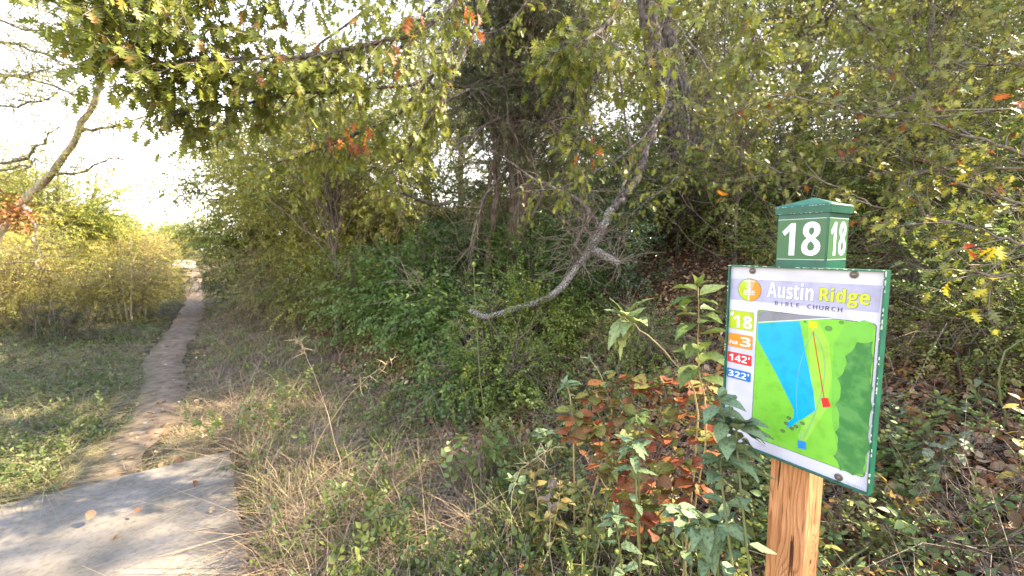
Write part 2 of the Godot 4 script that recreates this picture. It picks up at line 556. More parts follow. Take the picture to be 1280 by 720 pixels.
# ---------------------------------------------------------------- the sign
func flat(called: String, pts: PackedVector2Array, z: float, m: Material, parent: Node) -> void:
	var tri := Geometry2D.triangulate_polygon(pts)
	var g := Geo.new()
	for p in pts:
		g.v.append(Vector3(p.x, p.y, z)); g.c.append(Color.WHITE)
	for k in range(0, tri.size(), 3):
		var a := pts[tri[k]]; var b := pts[tri[k + 1]]; var d := pts[tri[k + 2]]
		if (d - a).cross(b - a) > 0.0: g.i.append_array([tri[k], tri[k + 1], tri[k + 2]])
		else: g.i.append_array([tri[k], tri[k + 2], tri[k + 1]])
	part(called, g.mesh(), m, parent)
func rounded(a: Vector2, b: Vector2, r: float) -> PackedVector2Array:   # a: upper left, b: lower right
	var o := PackedVector2Array()
	for q in [[b.x - r, a.y - r, 0.0], [a.x + r, a.y - r, 0.5], [a.x + r, b.y + r, 1.0], [b.x - r, b.y + r, 1.5]]:
		for k in 6:
			var an: float = PI * q[2] + PI / 2 * k / 5.0
			o.append(Vector2(q[0] + cos(an) * r, q[1] + sin(an) * r))
	return o
func oval(c: Vector2, rx: float, ry: float, from := 0.0, to := TAU, n := 28) -> PackedVector2Array:
	var o := PackedVector2Array()
	for k in (n if to - from > 6.28 else n + 1):
		var an := from + (to - from) * k / n
		o.append(c + Vector2(cos(an) * rx, sin(an) * ry))
	return o
func stroke(p: Array, w: float) -> PackedVector2Array:
	var l := PackedVector2Array(); var r := PackedVector2Array()
	for k in p.size():
		var d: Vector2 = (p[mini(k + 1, p.size() - 1)] - p[maxi(k - 1, 0)]).normalized().orthogonal() * w * 0.5
		l.append(p[k] + d); r.append(p[k] - d)
	r.reverse()
	l.append_array(r)
	return l
func bend(a: Vector2, b: Vector2, d: Vector2) -> Array:
	var o := []
	for k in 13:
		var t := k / 12.0
		o.append(a.lerp(b, t).lerp(b.lerp(d, t), t))
	return o
func words(text: String, x0: float, x1: float, y0: float, y1: float, z: float, m: Material, parent: Node, at := Transform3D(), bold := true, called := "lettering") -> void:
	var f := SystemFont.new()
	f.font_names = PackedStringArray(["Droid Sans"])
	f.font_weight = 700 if bold else 400
	var t := TextMesh.new()
	t.font = f
	t.text = text
	t.font_size = 64
	t.pixel_size = 0.01
	t.depth = 0.0
	t.curve_step = 1.0
	var b := t.get_aabb()
	var sx := (x1 - x0) / b.size.x
	var sy := (y1 - y0) / b.size.y
	part(called, t, m, parent, at * Transform3D(Basis.from_scale(Vector3(sx, sy, 1)), Vector3(x0 - b.position.x * sx, y0 - b.position.y * sy, z)))
func wood_grain() -> ImageTexture:
	var im := Image.create(256, 1024, false, Image.FORMAT_RGB8)
	var n1 := noise(0.004, 61, 3)
	var n2 := noise(0.02, 62, 3)
	var knots := [Vector2(0.105, 0.33), Vector2(0.13, 0.08), Vector2(0.12, 0.95), Vector2(0.03, 0.72), Vector2(0.2, 0.86)]
	for y in 1024:
		for x in 256:
			var p := Vector2(x / 256.0 * 0.25, y / 1024.0)
			var g := p.x * 62.0 + n1.get_noise_2d(x * 1.6, y * 0.35) * 2.8 + n2.get_noise_2d(x * 2.0, y * 0.08) * 0.5
			var dark := 0.0
			for k in knots:
				var d: Vector2 = p - k
				var e := exp(-(d.x * d.x / 0.0007 + d.y * d.y / 0.003))
				g += e * 4.5
				dark = maxf(dark, exp(-(d.x * d.x / 0.00002 + d.y * d.y / 0.00005)))
			var f := g - floorf(g)
			var late := smoothstep(0.45, 0.92, f) * (1.0 - smoothstep(0.94, 1.0, f))
			var fine := n2.get_noise_2d(x * 14.0, y * 0.6) * 0.09
			var blotch := n1.get_noise_2d(x * 0.8 + 300.0, y * 0.8) * 0.12
			var c := Color(0.68, 0.49, 0.33).lerp(Color(0.41, 0.25, 0.145), late * 0.45 + maxf(blotch, 0.0))
			c = c.lerp(Color(0.16, 0.1, 0.06), dark)
			var crack := n2.get_noise_2d(x * 3.0 + 900.0, y * 0.12)
			c = c.lerp(Color(0.2, 0.12, 0.07), smoothstep(0.42, 0.5, crack) * 0.8)
			im.set_pixel(x, y, Color(c.r + fine + blotch * 0.4, c.g + fine + blotch * 0.4, c.b + fine * 0.8 + blotch * 0.4))
	im.generate_mipmaps()
	return ImageTexture.create_from_image(im)
func ring4(x: float, z: float, y: float, cx := 0.0, cz := 0.0) -> Array:
	return [Vector3(cx - x, y, cz - z), Vector3(cx + x, y, cz - z), Vector3(cx + x, y, cz + z), Vector3(cx - x, y, cz + z)]
func ring8(x: float, z: float, c: float, y: float) -> Array:
	return [Vector3(-x + c, y, -z), Vector3(x - c, y, -z), Vector3(x, y, -z + c), Vector3(x, y, z - c), Vector3(x - c, y, z), Vector3(-x + c, y, z), Vector3(-x, y, z - c), Vector3(-x, y, -z + c)]
func box(g: Geo, a: Vector3, b: Vector3) -> void:
	var c := (a + b) / 2.0
	var h := (b - a) / 2.0
	g.prism(ring4(h.x, h.z, a.y, c.x, c.z), ring4(h.x, h.z, b.y, c.x, c.z))
func flatmesh(g: Geo) -> ArrayMesh:   # every face with corners of its own
	var o := Geo.new()
	for k in g.i:
		o.v.append(g.v[k]); o.c.append(g.c[k]); o.i.append(o.i.size())
	return o.mesh()

func tee_sign() -> void:
	var turn := Basis(Vector3.UP, -1.0078) * Basis(Vector3(0, 0, 1), -0.0044) * Basis(Vector3.RIGHT, 0.0086)
	var top := Vector3(0.7436, 1.6661, -1.0459)
	var ground := land(top.x, top.z)
	var H := top.y - ground
	var t := thing("tee_sign", "green framed tee sign with a course map on a wooden post with an 18 cap", "sign", top - turn * Vector3(0, H, 0))
	t.transform.basis = turn
	var wood := plain(Color.WHITE, 0.75, 0.3)
	wood.albedo_texture = wood_grain()
	wood.uv1_triplanar = true
	wood.uv1_triplanar_sharpness = 8.0
	wood.uv1_scale = Vector3(4.0, 1.0, 4.0)
	wood.uv1_offset = Vector3(0.42, 0.42, 0.2)
	var green := plain(Color(0.03, 0.34, 0.26), 0.38, 0.5)
	green.albedo_texture = tex(noise(0.01, 65, 4), [Color(0.86, 0.86, 0.86), Color(1, 1, 1)], [0.3, 0.7])
	green.uv1_triplanar = true
	green.uv1_scale = Vector3.ONE * 3.0
	var olive := plain(Color(0.19, 0.36, 0.2), 0.45)
	var white := plain(Color(0.8, 0.81, 0.84), 0.35)
	var g := Geo.new()
	g.prism(ring8(0.0445, 0.0445, 0.004, -0.2), ring8(0.0445, 0.0445, 0.004, H - 0.2))
	part("post", flatmesh(g), wood, t)
	# the post cap: a sleeve with a low pyramid on it
	var sw := 0.1103 / 2.0
	g = Geo.new()
	g.prism(ring8(sw, sw, 0.002, H - 0.31), ring8(sw, sw, 0.002, H - 0.026))
	var sleeve := part("post_sleeve", flatmesh(g), green, t)
	for f in 4:
		var face := Transform3D(Basis(Vector3.UP, PI / 2 * f), Vector3.ZERO)
		var lg := Geo.new()
		lg.quad(face * Vector3(-sw + 0.003, H - 0.136, sw + 0.0005), face * Vector3(-sw + 0.003, H - 0.04, sw + 0.0005), face * Vector3(sw - 0.003, H - 0.04, sw + 0.0005), face * Vector3(sw - 0.003, H - 0.136, sw + 0.0005))
		part("number_label", lg.mesh(), olive, sleeve)
		lg = Geo.new()
		for y in [H - 0.0395, H - 0.1365]:
			lg.quad(face * Vector3(-sw + 0.003, y - 0.0006, sw + 0.0008), face * Vector3(-sw + 0.003, y + 0.0006, sw + 0.0008), face * Vector3(sw - 0.003, y + 0.0006, sw + 0.0008), face * Vector3(sw - 0.003, y - 0.0006, sw + 0.0008))
		part("label_edge", lg.mesh(), plain(Color(0.72, 0.78, 0.74), 0.5), sleeve)
		words("18", -0.042, 0.042, H - 0.127, H - 0.047, sw + 0.001, white, sleeve, face, true, "number")
	g = Geo.new()
	g.prism(ring8(sw + 0.005, sw + 0.005, 0.002, H - 0.027), ring8(sw + 0.006, sw + 0.006, 0.002, H - 0.009))
	var e := sw + 0.006
	g.prism(ring8(e, e, 0.002, H - 0.009), ring8(e - 0.003, e - 0.003, 0.002, H - 0.006))
	var rr := ring8(e - 0.003, e - 0.003, 0.002, H - 0.006)
	for k in 8:
		var q := g.v.size()
		g.v.append_array([rr[k], Vector3(0, H + 0.0144, 0), rr[(k + 1) % 8]])
		for z in 3: g.c.append(Color.WHITE)
		g.i.append_array([q, q + 2, q + 1])
	var cap := part("post_cap", flatmesh(g), green, t)
	var pale := plain(Color(0.62, 0.68, 0.6), 0.8)
	g = Geo.new()
	for k in 26:   # scuffs along the cap's edge
		var c := Vector3(u(-e, e), H - 0.009 if k % 3 else H - 0.026, e)
		box(g, c - Vector3(u(0.0005, 0.003), u(0.0004, 0.001), 0.0006), c + Vector3(u(0.0005, 0.003), 0.0003, 0.0003))
	tag(part("scuffs", flatmesh(g), pale, cap), "", "", "", "stuff")
	# the frame: a shallow tray of folded metal round the printed panel
	var w := 0.3365 / 2.0
	var cx := 0.0021
	var y1 := H - 0.1553
	var y0 := y1 - 0.4916
	var zf := 0.0741
	var zb := 0.046
	var lip := 0.0035
	g = Geo.new()
	box(g, Vector3(cx - w, y0, zb), Vector3(cx + w, y1, zb + 0.002))
	box(g, Vector3(cx - w, y1 - lip, zb + 0.0021), Vector3(cx + w, y1, zf))
	box(g, Vector3(cx - w, y0, zb + 0.0021), Vector3(cx + w, y0 + lip, zf))
	box(g, Vector3(cx - w, y0 + lip, zb + 0.0021), Vector3(cx - w + lip, y1 - lip, zf - 0.0002))
	box(g, Vector3(cx + w - lip, y0 + lip, zb + 0.0021), Vector3(cx + w, y1 - lip, zf - 0.0002))
	var frame := part("sign_frame", flatmesh(g), green, t)
	var chip := plain(Color(0.75, 0.74, 0.66), 0.8)   # paint knocked off the edges
	g = Geo.new()
	for k in 70:
		var c := Vector3.ZERO
		var l := u(0.0008, 0.004)
		var d := u(0.0006, 0.0016)
		match k % 3:
			0: c = Vector3(u(cx - w, cx + w), y1, zf); box(g, c - Vector3(l, d, d), c + Vector3(l, 0.0003, 0.0003))
			1: c = Vector3(cx + w, lerpf(y0, y1, pow(R.randf(), 0.8)), zf); box(g, c - Vector3(d, l, d), c + Vector3(0.0003, l, 0.0003))
			2: c = Vector3(cx - w if k % 2 == 0 else cx + w - lip, u(y0, y1), zf); box(g, c - Vector3(0.0003, l * 0.7, d), c + Vector3(d, l * 0.7, 0.0003))
	tag(part("chipped_paint", flatmesh(g), chip, frame), "", "", "", "stuff")
	# the printed panel
	var zp := 0.0651
	g = Geo.new()
	box(g, Vector3(cx - w + lip, y0 + lip, zp - 0.003), Vector3(cx + w - lip, y1 - lip, zp))
	var paper := plain(Color(0.72, 0.73, 0.78), 0.24, 0.5)
	paper.albedo_texture = tex(noise(0.006, 67, 3), [Color(0.93, 0.93, 0.93), Color(1, 1, 1)], [0.3, 0.6])
	paper.uv1_triplanar = true
	paper.uv1_scale = Vector3.ONE * 2.0
	var panel := part("sign_panel", flatmesh(g), paper, t)
	var fade := tex(noise(0.018, 68, 5), [Color(0.93, 0.93, 0.92), Color(0.98, 0.98, 0.98), Color(1, 1, 1)], [0.2, 0.42, 0.7])
	var ink := func(r: float, gg: float, b: float) -> StandardMaterial3D:
		var m := plain(Color(r * 0.93, gg * 0.91, b * 0.92), 0.26, 0.5)
		m.albedo_texture = fade
		m.uv1_triplanar = true
		m.uv1_scale = Vector3.ONE * 2.5
		return m
	var dark: Material = (ink as Callable).call(0.12, 0.13, 0.14)
	var L := 0.0003
	var V := Vector2(0, H)
	var banner_m: Material = (ink as Callable).call(0.64, 0.66, 0.76)
	flat("banner", PackedVector2Array([V + Vector2(-0.1632, -0.1920), V + Vector2(0.1630, -0.1875), V + Vector2(0.1614, -0.2453), V + Vector2(-0.1616, -0.2495)]), zp + L, banner_m, panel)
	var lime: Material = (ink as Callable).call(0.66, 0.76, 0.12)
	var orange: Material = (ink as Callable).call(0.88, 0.56, 0.15)
	var lc := V + Vector2(-0.1106, -0.2193)
	var lr := 0.0295
	flat("logo_rim", oval(lc, lr + 0.001, lr + 0.001), zp + 2 * L, dark, panel)
	flat("logo_half", oval(lc, lr, lr, PI / 2, PI * 1.5, 16), zp + 3 * L, lime, panel)
	flat("logo_half", oval(lc, lr, lr, -PI / 2, PI / 2, 16), zp + 3 * L, orange, panel)
	# the basket of the logo: pole, chains, band, tray
	flat("logo_basket", stroke([lc + Vector2(0, 0.024), lc + Vector2(0, -0.0285)], 0.002), zp + 4 * L, white, panel)
	flat("logo_basket", stroke([lc + Vector2(-0.0135, 0.0235), lc + Vector2(0.0135, 0.0235)], 0.0022), zp + 4 * L, white, panel)
	for k in 6:
		var f := (k - 2.5) / 2.5
		flat("logo_chain", stroke([lc + Vector2(f * 0.012, 0.022), lc + Vector2(f * 0.0075, 0.008), lc + Vector2(f * 0.002, -0.001)], 0.0009), zp + 5 * L, white, panel)
	for y in [-0.002, -0.0065, -0.0125]:
		flat("logo_basket", stroke([lc + Vector2(-0.0135, y), lc + Vector2(0.0135, y)], 0.0013), zp + 4.5 * L, white, panel)
	for k in 7:
		flat("logo_basket", stroke([lc + Vector2((k - 3) * 0.0045, -0.002), lc + Vector2((k - 3) * 0.0045, -0.0125)], 0.0008), zp + 5 * L, white, panel)
	var grey: Material = (ink as Callable).call(0.5, 0.52, 0.56)
	var moss: Material = (ink as Callable).call(0.45, 0.52, 0.12)
	var yel: Material = (ink as Callable).call(0.76, 0.84, 0.18)
	var pa := V + Vector2(-0.0643, -0.2344); var pb := V + Vector2(0.0383, -0.1893)
	var ya := pa.y
	var yb := (V + Vector2(-0.0094, -0.1935)).y
	for k in [[0.0012, -0.0012, 2.0], [-0.0008, 0.0006, 2.3]]:
		words("Austin", pa.x + k[0], pb.x + k[0], ya + k[1], yb + k[1], zp + k[2] * L, grey, panel)
	words("Austin", pa.x, pb.x, ya, yb, zp + 3 * L, plain(Color(0.86, 0.87, 0.9), 0.3), panel)
	var ra := V + Vector2(0.0505, -0.2325); var rb := V + Vector2(0.1444, -0.2112)
	var rt := (V + Vector2(0.0583, -0.1990)).y
	var rd := (V + Vector2(0.1153, -0.2406)).y
	for k in [[0.0014, -0.0012, 2.0], [-0.0009, 0.0008, 2.3]]:
		words("Ridge", ra.x + k[0], rb.x + k[0], rd + k[1], rt + k[1], zp + k[2] * L, moss, panel)
	words("Ridge", ra.x, rb.x, rd, rt, zp + 3 * L, yel, panel)
	var bx := V + Vector2(-0.0479, -0.2521); var by := V + Vector2(0.0988, -0.2463)
	var spot := bx.x
	var letters := "BIBLE CHURCH"
	var each := (by.x - bx.x) / 12.0
	var bh := 0.0098
	for k in letters.length():
		if letters[k] != " ":
			var wd := 0.22 if letters[k] == "I" else (0.52 if letters[k] in "BLE" else 0.66)
			var mid := spot + each * (k + 0.5)
			words(letters[k], mid - each * wd / 2, mid + each * wd / 2, bx.y, bx.y + bh, zp + 4 * L, dark, panel, Transform3D(), false)
	# hole, par and distances down the left side
	var rows := [["#18", Vector2(-0.1579, -0.2792), Vector2(-0.0937, -0.3289), lime], ["PAR3", Vector2(-0.1572, -0.3430), Vector2(-0.0933, -0.3795), orange], ["142'", Vector2(-0.1582, -0.3953), Vector2(-0.0931, -0.4240), (ink as Callable).call(0.84, 0.2, 0.22)], ["322'", Vector2(-0.1583, -0.4422), Vector2(-0.0931, -0.4678), (ink as Callable).call(0.12, 0.45, 0.76)]]
	var lx: float = cx - w + lip + 0.0015
	var rx: float = (V + Vector2(-0.0961, -0.3024)).x
	for k in 4:
		var a: Vector2 = V + rows[k][1]
		var b: Vector2 = V + rows[k][2]
		a.x = lx
		b.x = rx
		flat("hole_box_rim", rounded(a + Vector2(-0.0007, 0.0007), b + Vector2(0.0007, -0.0007), 0.004), zp + L, grey, panel)
		flat("hole_box", rounded(a, b, 0.0035), zp + 2 * L, rows[k][3], panel)
		var hh := a.y - b.y
		match k:
			0:
				words("#", a.x + 0.001, a.x + 0.012, a.y - 0.017, a.y - 0.003, zp + 3 * L, white, panel, Transform3D(), false)
				words("18", a.x + 0.011, b.x - 0.003, b.y + 0.005, b.y + 0.005 + hh * 0.68, zp + 3 * L, white, panel)
			1:
				words("PAR", a.x + 0.004, a.x + 0.027, b.y + 0.007, b.y + 0.017, zp + 3 * L, white, panel)
				words("3", a.x + 0.033, b.x - 0.004, b.y + 0.006, b.y + hh * 0.85, zp + 3 * L, white, panel)
			_:
				words(rows[k][0], a.x + 0.004, b.x - 0.004, b.y + hh * 0.17, b.y + hh * 0.83, zp + 3 * L, white, panel)
	# the map
	var ma := V + Vector2(-0.0864, -0.2703); var mb := V + Vector2(0.1582, -0.6129)
	mb.x = (V + Vector2(0.1584, -0.4363)).x
	flat("map_rim", rounded(ma + Vector2(-0.0012, 0.0012), mb + Vector2(0.0012, -0.0012), 0.008), zp + L, dark, panel)
	flat("map", rounded(ma, mb, 0.0075), zp + 2 * L, (ink as Callable).call(0.47, 0.77, 0.24), panel)
	flat("road", PackedVector2Array([V + Vector2(-0.0843, -0.2721), V + Vector2(0.0826, -0.2667), V + Vector2(-0.0838, -0.3017)]), zp + 3 * L, (ink as Callable).call(0.5, 0.52, 0.55), panel)
	flat("road_edge", stroke([V + Vector2(-0.0837, -0.3023), V + Vector2(0.0872, -0.2666)], 0.0016), zp + 3.5 * L, white, panel)
	flat("fairway", PackedVector2Array([V + Vector2(0.0305, -0.2875), V + Vector2(0.0535, -0.2840), V + Vector2(0.0769, -0.3289), V + Vector2(0.0859, -0.4021), V + Vector2(0.0809, -0.4799), V + Vector2(0.0537, -0.5484), V + Vector2(0.0357, -0.5960), V + Vector2(0.0254, -0.5695), V + Vector2(0.0448, -0.4819), V + Vector2(0.0388, -0.3753)]), zp + 2.4 * L, (ink as Callable).call(0.56, 0.81, 0.3), panel)
	flat("fairway", PackedVector2Array([V + Vector2(0.0336, -0.2832), V + Vector2(0.0501, -0.2807), V + Vector2(0.0717, -0.3206), V + Vector2(0.0811, -0.3750), V + Vector2(0.0777, -0.4521), V + Vector2(0.0656, -0.4655), V + Vector2(0.0394, -0.3557)]), zp + 2.7 * L, (ink as Callable).call(0.58, 0.79, 0.27), panel)
	flat("meadow", PackedVector2Array([V + Vector2(0.0859, -0.4021), V + Vector2(0.0861, -0.3271), V + Vector2(0.1018, -0.2839), V + Vector2(0.1367, -0.2643), V + Vector2(0.1535, -0.2688), V + Vector2(0.1584, -0.4363), V + Vector2(0.1615, -0.5983), V + Vector2(0.1290, -0.6137), V + Vector2(0.1049, -0.5671), V + Vector2(0.0913, -0.4956)]), zp + 2.2 * L, (ink as Callable).call(0.43, 0.73, 0.27), panel)
	flat("lake", PackedVector2Array([V + Vector2(-0.0844, -0.3054), V + Vector2(0.0127, -0.2853), V + Vector2(0.0316, -0.3671), V + Vector2(0.0525, -0.4539), V + Vector2(0.0581, -0.4934), V + Vector2(0.0383, -0.5171), V + Vector2(0.0217, -0.5341), V + Vector2(0.0100, -0.5497), V + Vector2(-0.0006, -0.5567), V + Vector2(-0.0021, -0.5468), V + Vector2(0.0124, -0.5282), V + Vector2(0.0130, -0.5065), V + Vector2(-0.0340, -0.4253), V + Vector2(-0.0831, -0.3473)]), zp + 3 * L, (ink as Callable).call(0.04, 0.66, 0.87), panel)
	var wood_pts := [Vector2(0.1278, -0.3145), Vector2(0.1552, -0.3076), Vector2(0.1597, -0.3476), Vector2(0.1572, -0.3834), Vector2(0.1615, -0.4087), Vector2(0.1636, -0.4525), Vector2(0.1609, -0.4983), Vector2(0.1663, -0.5414), Vector2(0.1590, -0.5811), Vector2(0.1592, -0.6068), Vector2(0.1382, -0.6178), Vector2(0.1141, -0.6169), Vector2(0.0999, -0.5885), Vector2(0.1059, -0.5571), Vector2(0.0997, -0.5308), Vector2(0.1056, -0.5000), Vector2(0.0958, -0.4655), Vector2(0.1047, -0.4345), Vector2(0.0961, -0.4051), Vector2(0.1089, -0.3776), Vector2(0.1080, -0.3503)]
	var lobed := PackedVector2Array()
	for k in wood_pts.size():
		var p: Vector2 = V + wood_pts[k]
		var q: Vector2 = V + wood_pts[(k + 1) % wood_pts.size()]
		var nrm := (q - p).orthogonal().normalized()
		for j in 6:
			var f := j / 6.0
			lobed.append(p.lerp(q, f) + nrm * 0.0035 * sin(f * PI))
	var forest: StandardMaterial3D = (ink as Callable).call(1, 1, 1)
	forest.albedo_texture = tex(noise(0.011, 69, 4), [Color(0.22, 0.49, 0.24), Color(0.33, 0.58, 0.3)], [0.35, 0.7])
	forest.uv1_triplanar = true
	forest.uv1_scale = Vector3.ONE * 4.0
	flat("map_wood", lobed, zp + 3 * L, forest, panel)
	var thin: Material = (ink as Callable).call(0.45, 0.68, 0.62)
	flat("flight_line", stroke(bend(V + Vector2(0.0426, -0.3087), V + Vector2(-0.0058, -0.4262), V + Vector2(0.0328, -0.5748)), 0.0009), zp + 4 * L, thin, panel)
	flat("flight_line", stroke(bend(V + Vector2(0.0441, -0.3065), V + Vector2(0.1030, -0.3791), V + Vector2(0.0362, -0.5734)), 0.0012), zp + 4.2 * L, thin, panel)
	flat("flight_line", stroke([V + Vector2(0.0424, -0.3049), V + Vector2(0.0741, -0.4590)], 0.0018), zp + 4.4 * L, (ink as Callable).call(0.75, 0.16, 0.12), panel)
	flat("tee_mark", PackedVector2Array([V + Vector2(0.0677, -0.4600), V + Vector2(0.0811, -0.4549), V + Vector2(0.0885, -0.4741), V + Vector2(0.0730, -0.4812)]), zp + 5 * L, (ink as Callable).call(0.9, 0.18, 0.2), panel)
	flat("tee_mark", PackedVector2Array([V + Vector2(0.0260, -0.5795), V + Vector2(0.0425, -0.5770), V + Vector2(0.0444, -0.5964), V + Vector2(0.0262, -0.5990)]), zp + 5 * L, (ink as Callable).call(0.16, 0.55, 0.88), panel)
	var gold: Material = (ink as Callable).call(0.93, 0.86, 0.1)
	var bk := V + Vector2(0.0415, -0.2896)
	for q in [[0.0, 0.0065, 0.0095, 0.002], [0.0, 0.001, 0.0075, 0.0035], [0.0, -0.004, 0.009, 0.0022], [0.0, -0.0105, 0.0012, 0.0045]]:
		flat("map_basket", rounded(bk + Vector2(q[0] - q[2], q[1] + q[3]), bk + Vector2(q[0] + q[2], q[1] - q[3]), 0.0008), zp + 4.7 * L, gold, panel)
	var shrub_m: Material = (ink as Callable).call(0.33, 0.56, 0.27)
	for q in [[Vector2(0.0732, -0.2931), 0.0075], [Vector2(0.0968, -0.2756), 0.005], [Vector2(0.0244, -0.2845), 0.0035]]:
		flat("map_bush", oval(V + q[0], q[1], q[1] * 0.85, 0.0, TAU, 14), zp + 4.1 * L, shrub_m, panel)
	var rock_m: Material = (ink as Callable).call(0.42, 0.5, 0.36)
	for q in [Vector2(0.0026, -0.5316), Vector2(-0.0030, -0.5472), Vector2(-0.0102, -0.5698), Vector2(0.0103, -0.5557), Vector2(0.0331, -0.5340), Vector2(0.0189, -0.5474)]:
		flat("map_rock", oval(V + q, 0.0052, 0.0042, 0.0, TAU, 12), zp + 4.1 * L, dark, panel)
		flat("map_rock", oval(V + q, 0.0045, 0.0036, 0.0, TAU, 12), zp + 4.6 * L, rock_m, panel)
	for q in [[Vector2(-0.0737, -0.6250), 0.022], [Vector2(0.1245, -0.6378), 0.034]]:   # two lines of print too small to read
		for k in 2:
			var at: Vector2 = V + q[0] + Vector2(0.002 + k * 0.004, -k * 0.0028)
			for j in int(q[1] / 0.0035):
				flat("small_print", stroke([at + Vector2(j * 0.0035, 0), at + Vector2(j * 0.0035 + u(0.0014, 0.0028), 0)], 0.0011), zp + 2 * L, grey, panel)
	# bolts: washer and domed head
	var steel := plain(Color(0.42, 0.39, 0.35), 0.45)
	steel.metallic = 0.6
	for q in [Vector2(-0.1048, -0.1684), Vector2(0.1137, -0.1657), Vector2(-0.1010, -0.6327), Vector2(0.1128, -0.6348)]:
		var bg := Geo.new()
		var c: Vector2 = V + q
		c.y = clampf(c.y, y0 + 0.013, y1 - 0.012)
		var prof := [[0.0085, 0.0], [0.0085, 0.0018], [0.007, 0.0024], [0.0055, 0.0024], [0.0052, 0.005], [0.003, 0.0066], [0.0002, 0.007]]
		for k in 14:
			for j in prof.size() - 1:
				var a0 := TAU * k / 14.0; var a1 := TAU * (k + 1) / 14.0
				var p0 = prof[j]; var p1 = prof[j + 1]
				bg.quad(Vector3(c.x + cos(a0) * p0[0], c.y + sin(a0) * p0[0], zp + p0[1]), Vector3(c.x + cos(a0) * p1[0], c.y + sin(a0) * p1[0], zp + p1[1]), Vector3(c.x + cos(a1) * p1[0], c.y + sin(a1) * p1[0], zp + p1[1]), Vector3(c.x + cos(a1) * p0[0], c.y + sin(a1) * p0[0], zp + p0[1]))
		part("bolt", bg.mesh(), steel, t)


